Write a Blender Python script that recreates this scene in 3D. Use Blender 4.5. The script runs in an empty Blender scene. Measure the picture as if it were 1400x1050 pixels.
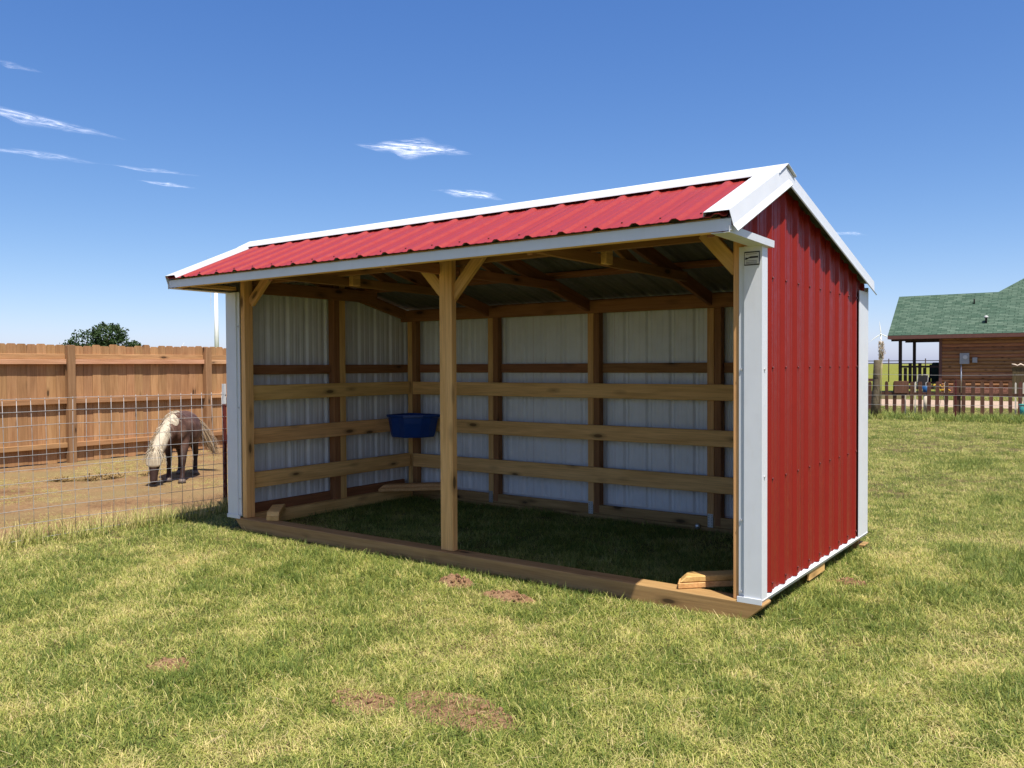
import bpy, bmesh, math, random
import numpy as np
from mathutils import Vector, Matrix, noise

random.seed(7); rng = np.random.default_rng(11)
SC = bpy.context.scene
COL = SC.collection
R = math.radians

# ------------------------------------------------------------------ camera
CAM = Vector((1.8294, -5.1249, 1.6))
FW = Vector((-0.58906, 0.80780, -0.021667)); RT = Vector((0.80804, 0.58911, -0.005096)); UP = Vector((-0.008648, 0.02051, 0.99975))
cd = bpy.data.cameras.new('camera'); cam = bpy.data.objects.new('camera', cd); COL.objects.link(cam)
cam.matrix_world = Matrix(((RT.x, UP.x, -FW.x, CAM.x), (RT.y, UP.y, -FW.y, CAM.y), (RT.z, UP.z, -FW.z, CAM.z), (0, 0, 0, 1)))
cd.sensor_width = 36; cd.lens = 36 * 1152.9 / 1400; cd.clip_start = .05; cd.clip_end = 60000
SC.camera = cam

# ------------------------------------------------------------------ sky, sun, exposure
SUNV = Vector((.93, -.50, 2.25)).normalized()
EL = math.asin(SUNV.z); AZ = math.atan2(SUNV.x, SUNV.y)
W = bpy.data.worlds.new('World'); SC.world = W; W.use_nodes = True
wn = W.node_tree; wn.nodes.clear()
wo = wn.nodes.new('ShaderNodeOutputWorld'); wb = wn.nodes.new('ShaderNodeBackground'); ws = wn.nodes.new('ShaderNodeTexSky')
ws.sky_type = 'NISHITA'; ws.sun_disc = False; ws.sun_elevation = EL; ws.sun_rotation = AZ
ws.air_density = .5; ws.dust_density = .8; ws.ozone_density = 8; ws.altitude = 0
wb.inputs['Strength'].default_value = .1
# one film-like response for the whole dome (pale summer haze towards the horizon, no blown-out white)
wsep = wn.nodes.new('ShaderNodeSeparateColor'); wcmb = wn.nodes.new('ShaderNodeCombineColor'); wn.links.new(ws.outputs[0], wsep.inputs[0])
for i, (gain, gam) in enumerate(((1.33, 1.32), (1.38, .97), (2.24, .58))):
    pw = wn.nodes.new('ShaderNodeMath'); pw.operation = 'POWER'; pw.inputs[1].default_value = gam; wn.links.new(wsep.outputs[i], pw.inputs[0])
    ml = wn.nodes.new('ShaderNodeMath'); ml.operation = 'MULTIPLY'; ml.inputs[1].default_value = gain; wn.links.new(pw.outputs[0], ml.inputs[0])
    wn.links.new(ml.outputs[0], wcmb.inputs[i])
wn.links.new(wcmb.outputs[0], wb.inputs[0]); wn.links.new(wb.outputs[0], wo.inputs[0])
sl = bpy.data.lights.new('sun', 'SUN'); sl.energy = 4.7; sl.angle = R(.53); sl.color = (1, .955, .88)
so = bpy.data.objects.new('sun', sl); COL.objects.link(so)
so.rotation_euler = SUNV.to_track_quat('Z', 'Y').to_euler(); so.location = (8, -6, 14)
SC.cycles.diffuse_bounces = 8
SC.view_settings.view_transform = 'Standard'; SC.view_settings.look = 'None'
SC.view_settings.exposure = 0.7; SC.view_settings.gamma = 1; SC.view_settings.use_curve_mapping = False

# ------------------------------------------------------------------ tagging helpers
def tag(o, label=None, cat=None, group=None, kind=None):
    if label: o['label'] = label
    if cat: o['category'] = cat
    if group: o['group'] = group
    if kind: o['kind'] = kind
    return o
def empty(name, loc, label, cat, group=None, rz=0):
    o = bpy.data.objects.new(name, None); COL.objects.link(o); o.location = loc; o.rotation_euler = (0, 0, rz)
    o.empty_display_size = .1
    return tag(o, label, cat, group)
def mkobj(name, me, mats, parent=None, loc=None, rot=None):
    o = bpy.data.objects.new(name, me); COL.objects.link(o)
    if mats is not None:
        for m in (mats if isinstance(mats, (list, tuple)) else [mats]):
            if len(me.materials) < (len(mats) if isinstance(mats, (list, tuple)) else 1): me.materials.append(m)
    if parent is not None: o.parent = parent
    if loc is not None: o.location = loc
    if rot is not None: o.rotation_euler = rot
    return o
def pworld(p):
    v = Vector((0, 0, 0))
    while p is not None: v += p.location; p = p.parent
    return v
class MB:
    """collects shapes in world coordinates; build() centres them on the object's own origin"""
    def __init__(s): s.v = []; s.f = []; s.mi = []; s.sm = []
    def add(s, vs, fs, mi=0, sm=False):
        b = len(s.v); s.v += [tuple(v) for v in vs]
        for f in fs: s.f.append(tuple(b + i for i in f)); s.mi.append(mi); s.sm.append(sm)
    def box(s, a, b, mi=0):
        x0, y0, z0 = a; x1, y1, z1 = b
        s.add([(x0,y0,z0),(x1,y0,z0),(x1,y1,z0),(x0,y1,z0),(x0,y0,z1),(x1,y0,z1),(x1,y1,z1),(x0,y1,z1)],
              [(0,3,2,1),(4,5,6,7),(0,1,5,4),(1,2,6,5),(2,3,7,6),(3,0,4,7)], mi)
    def prism(s, poly, off, mi=0):
        """poly: 3D points of one face; off: extrusion vector"""
        n = len(poly); o = Vector(off); P = [Vector(p) for p in poly]
        s.add(P + [p + o for p in P], [tuple(range(n))[::-1], tuple(range(n, 2*n))] + [(i, (i+1) % n, n+(i+1) % n, n+i) for i in range(n)], mi)
    def tube(s, pts, rad, n=8, mi=0, cap=True, sm=True):
        P = [Vector(p) for p in pts]; rr = rad if isinstance(rad, (list, tuple)) else [rad]*len(P)
        vs = []; fs = []
        for i, p in enumerate(P):
            d = (P[min(i+1, len(P)-1)] - P[max(i-1, 0)]).normalized()
            a = d.orthogonal() if i == 0 else (a - d * a.dot(d))
            a.normalize(); b = d.cross(a)
            for k in range(n):
                t = 2*math.pi*k/n; vs.append(p + (a*math.cos(t) + b*math.sin(t))*rr[i])
        for i in range(len(P)-1):
            for k in range(n): fs.append((i*n+k, i*n+(k+1) % n, (i+1)*n+(k+1) % n, (i+1)*n+k))
        s.add(vs, fs, mi, sm)
        if cap:
            b = len(s.v) - len(vs)
            s.f.append(tuple(b+k for k in range(n))[::-1]); s.mi.append(mi); s.sm.append(False)
            s.f.append(tuple(b+(len(P)-1)*n+k for k in range(n))); s.mi.append(mi); s.sm.append(False)
    def ball(s, c, r, nu=10, nv=6, mi=0):
        rx, ry, rz = r if isinstance(r, (list, tuple)) else (r, r, r); c = Vector(c)
        vs = [c + Vector((0, 0, -rz))]
        for j in range(1, nv):
            t = math.pi*j/nv - math.pi/2
            for i in range(nu):
                a = 2*math.pi*i/nu; vs.append(c + Vector((rx*math.cos(t)*math.cos(a), ry*math.cos(t)*math.sin(a), rz*math.sin(t))))
        vs.append(c + Vector((0, 0, rz))); fs = []
        for i in range(nu): fs.append((0, 1+(i+1) % nu, 1+i)); fs.append((len(vs)-1, len(vs)-1-nu+i, len(vs)-1-nu+(i+1) % nu))
        for j in range(nv-2):
            for i in range(nu): fs.append((1+j*nu+i, 1+j*nu+(i+1) % nu, 1+(j+1)*nu+(i+1) % nu, 1+(j+1)*nu+i))
        s.add(vs, fs, mi, True)
    def strip(s, prof, p0, p1, A, B, th, mi=0):
        """open profile [(a,b)..] in axes A,B swept from p0 to p1, given thickness th"""
        n = len(prof); P = [Vector((a, b)) for a, b in prof]; N = []
        for i in range(n):
            d = (P[min(i+1, n-1)] - P[max(i-1, 0)]).normalized(); N.append(Vector((-d.y, d.x)))
        ring = P + [P[i] - N[i]*th for i in range(n-1, -1, -1)]
        A = Vector(A); B = Vector(B); p0 = Vector(p0); p1 = Vector(p1); m = len(ring)
        vs = [p0 + A*q.x + B*q.y for q in ring] + [p1 + A*q.x + B*q.y for q in ring]
        fs = [(i, (i+1) % m, m+(i+1) % m, m+i) for i in range(m)]
        for i in range(n-1):
            fs.append((i, i+1, m-2-i, m-1-i)[::-1]); fs.append((m+i, m+i+1, 2*m-2-i, 2*m-1-i))
        s.add(vs, fs, mi)
    def build(s, name, mats, parent=None, bevel=0, origin=None):
        V = np.array([tuple(v) for v in s.v], dtype=float)
        c = Vector(((V[:,0].min()+V[:,0].max())/2, (V[:,1].min()+V[:,1].max())/2, V[:,2].min() if parent is None else (V[:,2].min()+V[:,2].max())/2)) if origin is None else Vector(origin)
        me = bpy.data.meshes.new(name)
        me.from_pydata([tuple(v) for v in (V - np.array(c))], [], s.f)
        me.polygons.foreach_set('material_index', s.mi); me.polygons.foreach_set('use_smooth', s.sm)
        if bevel:
            bm = bmesh.new(); bm.from_mesh(me)
            bmesh.ops.bevel(bm, geom=[e for e in bm.edges if len(e.link_faces) == 2 and e.calc_face_angle() > .5], offset=bevel, segments=1, affect='EDGES')
            bm.to_mesh(me); bm.free()
        me.validate(); me.update()
        return mkobj(name, me, mats, parent, c - (pworld(parent) if parent else Vector()))

def board(name, p0, p1, w, t, mat, parent, side=None, bevel=.004):
    """a sawn board: grain along its local X, width w along local Z, thickness t along local Y; side = thickness direction"""
    p0 = Vector(p0); p1 = Vector(p1); X = (p1-p0).normalized(); L = (p1-p0).length
    Y = Vector(side) if side is not None else (Vector((0, 1, 0)) if abs(X.y) < .9 else Vector((1, 0, 0)))
    Y = (Y - X*Y.dot(X)).normalized(); Z = X.cross(Y)
    mb = MB(); mb.box((-L/2, -t/2, -w/2), (L/2, t/2, w/2))
    o = mb.build(name, mat, None, bevel, (0, 0, 0)); o.parent = parent
    M = Matrix((X, Y, Z)).transposed()
    o.rotation_euler = M.to_euler(); o.location = (p0+p1)/2 - (pworld(parent) if parent else Vector())
    return o
def copyof(o, parent, loc, rot=None):
    c = o.copy(); COL.objects.link(c); c.parent = parent; c.location = loc
    if rot is not None: c.rotation_euler = rot
    return c

# ------------------------------------------------------------------ materials
def newmat(name):
    m = bpy.data.materials.new(name); m.use_nodes = True; nt = m.node_tree
    return m, nt, nt.nodes['Principled BSDF']
def nd(nt, t, **k):
    n = nt.nodes.new(t)
    for a, b in k.items():
        if a in n.inputs: n.inputs[a].default_value = b
        else: setattr(n, a, b)
    return n
def ramp(nt, fac, stops, interp='LINEAR'):
    n = nt.nodes.new('ShaderNodeValToRGB'); n.color_ramp.interpolation = interp
    e = n.color_ramp.elements
    while len(e) < len(stops): e.new(.5)
    for i, (p, c) in enumerate(stops): e[i].position = p; e[i].color = tuple(c) + (1,) if len(c) == 3 else c
    nt.links.new(fac, n.inputs[0]); return n.outputs[0]
def mixc(nt, a, b, f, mode='MIX'):
    n = nt.nodes.new('ShaderNodeMix'); n.data_type = 'RGBA'; n.blend_type = mode
    for s, v in ((0, f), (6, a), (7, b)):
        if hasattr(v, 'links') or isinstance(v, bpy.types.NodeSocket): nt.links.new(v, n.inputs[s])
        else: n.inputs[s].default_value = v if s == 0 else tuple(v) + (1,)
    return n.outputs[2]
def math_(nt, op, a, b=0.0, clamp=False):
    n = nt.nodes.new('ShaderNodeMath'); n.operation = op; n.use_clamp = clamp
    for i, v in enumerate((a, b)):
        if isinstance(v, bpy.types.NodeSocket): nt.links.new(v, n.inputs[i])
        else: n.inputs[i].default_value = v
    return n.outputs[0]
def noise_(nt, vec, scale, detail=3, rough=.55, dist=0):
    n = nd(nt, 'ShaderNodeTexNoise', Scale=scale, Detail=detail, Roughness=rough, Distortion=dist)
    if vec is not None: nt.links.new(vec, n.inputs['Vector'])
    return n.outputs['Fac']
def mapping(nt, vec, sc=(1, 1, 1), addv=None):
    n = nd(nt, 'ShaderNodeMapping'); n.inputs['Scale'].default_value = sc; nt.links.new(vec, n.inputs['Vector'])
    if addv is not None: nt.links.new(addv, n.inputs['Location'])
    return n.outputs[0]
def bump(nt, b, h, strength=.3, dist=.01):
    n = nd(nt, 'ShaderNodeBump', Strength=strength, Distance=dist); nt.links.new(h, n.inputs['Height']); nt.links.new(n.outputs[0], b.inputs['Normal'])

def wood(name, light, dark, var=.25, knots=.52, grain=1.0, rough=.75, hue=.02):
    m, nt, b = newmat(name); L = nt.links
    oc = nd(nt, 'ShaderNodeTexCoord').outputs['Object']; rnd = nd(nt, 'ShaderNodeObjectInfo').outputs['Random']
    off = nd(nt, 'ShaderNodeCombineXYZ'); s = math_(nt, 'MULTIPLY', rnd, 57.0)
    for i in range(3): L.new(s, off.inputs[i])
    v1 = mapping(nt, oc, (.7, 9*grain, 9*grain), off.outputs[0])
    n1 = noise_(nt, v1, 1.6, 4, .6, .6)
    c = ramp(nt, n1, [(.25, dark), (.5, [(a+b_)/2 for a, b_ in zip(light, dark)]), (.75, light)])
    v2 = mapping(nt, oc, (3, 70*grain, 70*grain), off.outputs[0])
    n2 = noise_(nt, v2, 1, 2)
    c = mixc(nt, c, ramp(nt, n2, [(.3, (.70, .66, .62)), (.6, (1, 1, 1))]), .7, 'MULTIPLY')
    if knots:
        v3 = mapping(nt, oc, (2.8, 8.5, 8.5), off.outputs[0])
        vo = nd(nt, 'ShaderNodeTexVoronoi', Scale=1.0, Randomness=1.0); L.new(v3, vo.inputs['Vector'])
        k = ramp(nt, vo.outputs['Distance'], [(.12, (1, 1, 1)), (.17, (.45, .45, .45)), (.34, (0, 0, 0))])
        sel = nd(nt, 'ShaderNodeSeparateColor'); L.new(vo.outputs['Color'], sel.inputs[0])
        k = math_(nt, 'MULTIPLY', k, math_(nt, 'GREATER_THAN', sel.outputs[0], knots))
        c = mixc(nt, c, [x*.16 for x in dark], math_(nt, 'MULTIPLY', k, .92))
    hs = nd(nt, 'ShaderNodeHueSaturation')
    L.new(math_(nt, 'ADD', math_(nt, 'MULTIPLY', rnd, 2*var), 1-var), hs.inputs['Value'])
    r2 = math_(nt, 'FRACT', math_(nt, 'MULTIPLY', rnd, 17.31))
    L.new(math_(nt, 'ADD', math_(nt, 'MULTIPLY', r2, hue), .5-hue/2), hs.inputs['Hue'])
    L.new(c, hs.inputs['Color']); L.new(hs.outputs[0], b.inputs['Base Color'])
    b.inputs['Roughness'].default_value = rough; b.inputs['Specular IOR Level'].default_value = .25
    bump(nt, b, n2, .25, .004)
    return m
def paint(name, col, rough=.4, spec=.5, var=.06, metal=0, dirt=None, bscale=6):
    m, nt, b = newmat(name)
    ge = nd(nt, 'ShaderNodeNewGeometry').outputs['Position']
    n = noise_(nt, ge, bscale, 4)
    c = ramp(nt, n, [(.3, [x*(1-var) for x in col]), (.7, [min(1, x*(1+var)) for x in col])])
    if dirt:
        n2 = noise_(nt, mapping(nt, ge, (3, 3, .6)), 5, 5, .65)
        c = mixc(nt, c, dirt, ramp(nt, n2, [(.55, (0, 0, 0)), (.8, (.5, .5, .5))]))
    nt.links.new(c, b.inputs['Base Color'])
    nt.links.new(ramp(nt, noise_(nt, ge, 23, 3), [(.3, (rough*.85,)*3), (.7, (min(1, rough*1.2),)*3)]), b.inputs['Roughness'])
    b.inputs['Specular IOR Level'].default_value = spec; b.inputs['Metallic'].default_value = metal
    return m
M = {}
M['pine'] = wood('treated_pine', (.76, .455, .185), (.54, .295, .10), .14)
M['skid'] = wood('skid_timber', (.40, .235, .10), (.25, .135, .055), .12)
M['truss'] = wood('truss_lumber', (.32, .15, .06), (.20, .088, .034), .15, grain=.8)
M['cedar'] = wood('fence_cedar', (.43, .245, .115), (.31, .160, .068), .17, knots=.84, grain=.6, hue=.010)
M['cedar_rail'] = wood('fence_rail_wood', (.55, .32, .19), (.43, .225, .11), .1, knots=.8, grain=.7)
M['cedar_post'] = wood('fence_post_wood', (.33, .20, .095), (.22, .125, .055), .1)
M['siding'] = wood('log_siding', (.40, .195, .082), (.24, .11, .046), .2, grain=.35)
M['picket'] = wood('stained_picket', (.16, .075, .045), (.09, .042, .026), .3, knots=0, grain=.5)
M['porch'] = wood('porch_dark_wood', (.045, .028, .022), (.022, .014, .011), .2, knots=0)
M['oldpost'] = wood('weathered_post', (.20, .165, .10), (.10, .08, .045), .1, grain=.6)
M['olive'] = wood('olive_planks', (.13, .095, .045), (.07, .05, .022), .2, grain=.5)
M['red'] = paint('red_roof_paint', (.27, .026, .021), .42, .36, .025)
M['redwall'] = paint('red_wall_paint', (.215, .0150, .0095), .44, .18, .04)
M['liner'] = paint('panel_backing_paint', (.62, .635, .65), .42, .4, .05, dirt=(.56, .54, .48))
M['roofliner'] = paint('roof_underside_shade', (.115, .118, .11), .5, .3, .08, dirt=(.095, .09, .075))  # panel backing darkened in colour to deepen the shade under the roof
M['white'] = paint('white_trim_paint', (.61, .635, .66), .38, .5, .03, dirt=(.56, .56, .54))
M['galv'] = paint('galvanised_steel', (.55, .56, .56), .35, .5, .15, metal=.8, bscale=40)
M['wire'] = paint('galvanised_wire', (.36, .355, .35), .55, .4, .15, metal=.3)
M['screw'] = paint('dark_screw_paint', (.12, .010, .010), .5)
M['wscrew'] = paint('pale_screw_paint', (.42, .42, .42), .5)
M['blue'] = paint('blue_plastic', (.007, .045, .215), .42, .4, .1)
M['tposta'] = paint('rust_red_steel', (.115, .022, .018), .6, .3, .2)
M['tpostb'] = paint('pale_post_paint', (.55, .57, .58), .5, .3, .1)
M['turbine'] = paint('turbine_white', (.82, .82, .82), .5, .3, .01)
M['meter'] = paint('grey_meter_box', (.30, .31, .32), .45, .4, .06)
M['black'] = paint('dark_plastic', (.016, .015, .015), .7, .1, .1)
M['fasciab'] = paint('brown_fascia', (.13, .06, .045), .6, .3, .08)
M['brick'] = paint('red_brick', (.33, .15, .10), .9, .2, .3, bscale=14)
M['teal'] = paint('teal_plastic', (.06, .30, .26), .5, .3, .06)
M['pale'] = paint('pale_stake', (.75, .68, .55), .7, .2, .1)
M['drift'] = paint('bleached_wood', (.62, .50, .38), .85, .2, .2)
M['bluepot'] = paint('blue_glaze', (.02, .09, .22), .3, .5, .1)
M['yellow'] = paint('yellow_petals', (.60, .33, .03), .7, .2, .15)
M['darkgreen'] = paint('dark_green_cloth', (.012, .022, .018), .8, .2, .2)
M['iron'] = paint('grey_tube_metal', (.22, .21, .20), .5, .4, .2)
M['stone'] = paint('pale_stone', (.55, .48, .36), .9, .2, .12)
M['plate'] = paint('aluminium_plate', (.50, .50, .49), .45, .4, .05)
M['ink'] = paint('black_print', (.02, .02, .022), .5, .3, .05)

def shingle():
    m, nt, b = newmat('green_shingles'); L = nt.links
    oc = nd(nt, 'ShaderNodeTexCoord').outputs['Object']
    br = nd(nt, 'ShaderNodeTexBrick', Scale=1.0); br.offset = .37
    br.inputs['Brick Width'].default_value = .42; br.inputs['Row Height'].default_value = .17; br.inputs['Mortar Size'].default_value = .012
    br.inputs['Color1'].default_value = (.050, .092, .066, 1); br.inputs['Color2'].default_value = (.100, .150, .113, 1); br.inputs['Mortar'].default_value = (.02, .045, .03, 1)
    L.new(mapping(nt, oc, (1, 1.3, 1)), br.inputs['Vector'])
    n = noise_(nt, mapping(nt, oc, (1.3, 5, 5)), 2.2, 5, .7)
    c = mixc(nt, br.outputs['Color'], ramp(nt, n, [(.3, (.5, .55, .5)), (.7, (1.35, 1.3, 1.25))]), .9, 'MULTIPLY')
    L.new(c, b.inputs['Base Color']); b.inputs['Roughness'].default_value = .9; b.inputs['Specular IOR Level'].default_value = .15
    return m
M['shingle'] = shingle()

def groundmat(name, stops, scale=3, scale2=25, tint=None, bstr=.6, patch=None):
    m, nt, b = newmat(name)
    p = nd(nt, 'ShaderNodeNewGeometry').outputs['Position']
    n1 = noise_(nt, p, scale, 6, .65); n2 = noise_(nt, p, scale2, 5, .7)
    f = math_(nt, 'ADD', math_(nt, 'MULTIPLY', n1, .55), math_(nt, 'MULTIPLY', n2, .45))
    c = ramp(nt, f, stops)
    if patch:
        n3 = noise_(nt, p, patch[0], 4, .6); c = mixc(nt, c, patch[1], ramp(nt, n3, [(patch[2], (0, 0, 0)), (patch[3], (1, 1, 1))]))
    n5 = noise_(nt, p, scale2*3.1, 4, .7); c = mixc(nt, c, ramp(nt, n5, [(.36, (.52, .50, .46)), (.56, (1.05, 1.04, 1.0))]), .8, 'MULTIPLY')
    nt.links.new(c, b.inputs['Base Color']); b.inputs['Roughness'].default_value = .95; b.inputs['Specular IOR Level'].default_value = .1
    bump(nt, b, n2, bstr, .03)
    return m
M['lawnsoil'] = groundmat('lawn_thatch', [(.3, (.05, .055, .018)), (.5, (.115, .095, .04)), (.7, (.21, .15, .07))], 2.2, 40)
M['dirt'] = groundmat('paddock_dirt', [(.34, (.11, .060, .030)), (.47, (.22, .130, .065)), (.62, (.30, .20, .10))], 1.6, 18, patch=(.55, (.235, .17, .080), .45, .62))
M['soil'] = groundmat('red_soil', [(.3, (.20, .105, .055)), (.5, (.34, .20, .115)), (.7, (.44, .29, .17))], 8, 45, bstr=1)
M['gravel'] = groundmat('pink_gravel', [(.3, (.36, .26, .19)), (.7, (.48, .37, .28))], 1.5, 12)
M['field'] = groundmat('crop_field', [(.3, (.15, .17, .025)), (.7, (.22, .22, .042))], .05, 1.4)
M['straw'] = groundmat('straw_litter', [(.3, (.22, .13, .05)), (.7, (.48, .34, .15))], 9, 60, bstr=1)

def leafmat(name, c0, c1, rnd_attr=None):
    m, nt, b = newmat(name)
    p = nd(nt, 'ShaderNodeNewGeometry').outputs['Position']
    c = ramp(nt, noise_(nt, p, 2.3, 5, .7), [(.3, c0), (.7, c1)])
    nt.links.new(c, b.inputs['Base Color']); b.inputs['Roughness'].default_value = .6; b.inputs['Specular IOR Level'].default_value = .2
    return m
M['leaf'] = leafmat('tree_leaves', (.013, .030, .009), (.046, .078, .022))
M['vine'] = leafmat('vine_leaves', (.03, .09, .02), (.08, .17, .04))
M['bark'] = paint('bark', (.09, .06, .04), .9, .1, .3)
M['plume'] = paint('dry_plume', (.46, .36, .22), .9, .1, .2)

def grassmat(name='grass_blades', g0=(.135, .19, .036), g1=(.40, .425, .095), dry=(.74, .61, .29)):
    m, nt, b = newmat(name); L = nt.links
    p = nd(nt, 'ShaderNodeNewGeometry').outputs['Position']
    tint = nd(nt, 'ShaderNodeAttribute'); tint.attribute_type = 'INSTANCER'; tint.attribute_name = 'tint'
    bl = nd(nt, 'ShaderNodeAttribute'); bl.attribute_type = 'GEOMETRY'; bl.attribute_name = 'blade'
    al = nd(nt, 'ShaderNodeAttribute'); al.attribute_type = 'GEOMETRY'; al.attribute_name = 'along'
    flat = mapping(nt, p, (1, 1, .2))
    n1 = noise_(nt, flat, .55, 4, .6); n2 = noise_(nt, flat, 2.6, 4, .65)
    f = math_(nt, 'ADD', math_(nt, 'MULTIPLY', n1, .45), math_(nt, 'MULTIPLY', n2, .75))
    f = math_(nt, 'ADD', math_(nt, 'SUBTRACT', f, .62), math_(nt, 'MULTIPLY', tint.outputs['Fac'], .5))
    f = math_(nt, 'ADD', f, math_(nt, 'MULTIPLY', bl.outputs['Fac'], .62))
    f = math_(nt, 'ADD', f, math_(nt, 'MULTIPLY', math_(nt, 'SUBTRACT', al.outputs['Fac'], .5), .12))
    c = ramp(nt, f, [(.06, g0), (.36, g1), (.56, [(x+y)/2 for x, y in zip(g1, dry)]), (.80, dry), (1.0, (.42, .29, .15))])
    n9 = noise_(nt, flat, 9, 3, .6); c = mixc(nt, c, ramp(nt, n9, [(.3, (.62, .66, .6)), (.6, (1.06, 1.04, 1.0))]), .8, 'MULTIPLY')
    L.new(c, b.inputs['Base Color']); b.inputs['Roughness'].default_value = .55; b.inputs['Specular IOR Level'].default_value = .25
    tr = nd(nt, 'ShaderNodeBsdfTranslucent'); L.new(c, tr.inputs['Color'])
    mx = nd(nt, 'ShaderNodeMixShader'); mx.inputs[0].default_value = .3
    out = nt.nodes['Material Output']
    L.new(b.outputs[0], mx.inputs[1]); L.new(tr.outputs[0], mx.inputs[2]); L.new(mx.outputs[0], out.inputs[0])
    return m
M['grass'] = grassmat()

# ================================================================== SETTING: ground sheets
def noisy_outline(pts, step, amp, seed=0):
    out = []
    n = len(pts)
    for i in range(n):
        a = Vector(pts[i]); b = Vector(pts[(i+1) % n]); L = (b-a).length; k = max(1, int(L/step)) if L < 60 else 1
        nrm = Vector((-(b-a).y, (b-a).x)).normalized()
        for j in range(k):
            p = a.lerp(b, j/k); d = noise.noise(Vector((p.x*.9+seed, p.y*.9, seed)))*amp + noise.noise(Vector((p.x*3.1, p.y*3.1+seed, 2)))*amp*.5
            out.append(p + nrm*d)
    return out
def sheet(name, pts, z, mat):
    bm = bmesh.new(); f = bm.faces.new([bm.verts.new((p.x, p.y, z)) for p in pts]); bmesh.ops.triangulate(bm, faces=[f])
    me = bpy.data.meshes.new(name); bm.to_mesh(me); bm.free()
    for p in me.polygons:
        if p.normal.z < 0: p.flip()
    return tag(mkobj(name, me, mat), kind='structure')
V2 = lambda x, y: Vector((x, y))
gp = [V2(8000*math.cos(t), 8000*math.sin(t)) for t in np.linspace(0, 2*math.pi, 97)[:-1]]
sheet('field', gp, -.004, M['field'])
sheet('lawn', noisy_outline([V2(-20, -14), V2(25, -14), V2(25, 47.2), V2(-20, 47.2)], 1.0, .4, 3), 0, M['lawnsoil'])
sheet('paddock', noisy_outline([V2(-6.45, -14), V2(-6.45, 17), V2(-30, 17), V2(-30, -14)], .25, .28, 5), .006, M['dirt'])
sheet('gravel_path', noisy_outline([V2(-40, 29.2), V2(40, 29.2), V2(40, 35.6), V2(-40, 35.6)], .8, .5, 9), .006, M['gravel'])

def soil(x, y, rx, ry, h, seed, rot=0):
    bm = bmesh.new(); N = 22; rings = 7; rows = []
    c = bm.verts.new((0, 0, h*(.7+.5*noise.noise(Vector((seed, 1, 2))))))
    for r in range(1, rings+1):
        row = []
        for k in range(N):
            t = 2*math.pi*k/N; q = r/rings
            e = 1 + .35*noise.noise(Vector((math.cos(t)*1.5+seed, math.sin(t)*1.5, seed*2)))
            px = rx*q*e*math.cos(t); py = ry*q*e*math.sin(t)
            z = h*(1-q**1.6)*(.75+.9*noise.noise(Vector((px*9+seed, py*9, 3)))) + .018*(1-q*.6)*noise.noise(Vector((px*31, py*31, seed)))
            row.append(bm.verts.new((px*math.cos(rot)-py*math.sin(rot), px*math.sin(rot)+py*math.cos(rot), max(.003, z) if r < rings else -.01)))
        rows.append(row)
    for k in range(N):
        bm.faces.new((c, rows[0][k], rows[0][(k+1) % N]))
        for r in range(rings-1): bm.faces.new((rows[r][k], rows[r+1][k], rows[r+1][(k+1) % N], rows[r][(k+1) % N]))
    for i in range(26):   # clods
        a = random.random()*6.28; q = math.sqrt(random.random())*.9; s = random.uniform(.006, .02)
        v = bmesh.ops.create_icosphere(bm, subdivisions=1, radius=s)['verts']
        for w in v: w.co = w.co*random.uniform(.7, 1.2) + Vector((rx*q*math.cos(a), ry*q*math.sin(a), h*(1-q**1.6)*.8+.004))
    me = bpy.data.meshes.new('soil_patch'); bm.to_mesh(me); bm.free()
    return tag(mkobj('soil_patch', me, M['soil'], None, (x, y, .006)), kind='structure')
SOIL = [(-2.13, -.40, .15, .09, .07, 1.0), (-1.60, -.47, .22, .10, .035, 2.2), (-2.30, -2.60, .14, .10, .012, 3.1),
        (-1.10, -2.33, .22, .13, .006, 4.7), (-.66, -2.15, .34, .18, .006, 5.9), (.22, 1.27, .10, .08, .02, 7.3)]
for s in SOIL: soil(*s)

# ================================================================== SHED
LX = -5.409; D = 2.62; YR = .327; ZR = 2.84; SF = .436; SB = .238; YE = -.63; YB = 2.668
def zroof(y): return ZR - SF*(YR-y) if y < YR else ZR - SB*(y-YR)
shed = empty('loafing_shed', (-2.7, 1.3, 0), 'open fronted red metal horse shed with white trim and wooden frame', 'shed')
PITCH = .2575
def ribprofile(x0, x1, first, amp=.022):
    """offsets (x, h) of ribbed sheet between x0 and x1"""
    out = []; k = math.floor((x0-first)/PITCH)-1
    base = [(-.036, 0), (-.013, 1), (.013, 1), (.036, 0), (.070, 0), (.078, .16), (.098, .16), (.106, 0), (.152, 0), (.160, .16), (.180, .16), (.188, 0)]
    xs = []
    while first + k*PITCH < x1 + PITCH:
        for dx, h in base: xs.append((first+k*PITCH+dx, h*amp))
        k += 1
    def hat(x):
        for (a, ha), (b, hb) in zip(xs, xs[1:]):
            if a <= x <= b: return ha + (hb-ha)*(x-a)/(b-a+1e-9)
        return 0
    out = [(x0, hat(x0))] + [(x, h) for x, h in xs if x0+1e-4 < x < x1-1e-4] + [(x1, hat(x1))]
    return out
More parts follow.
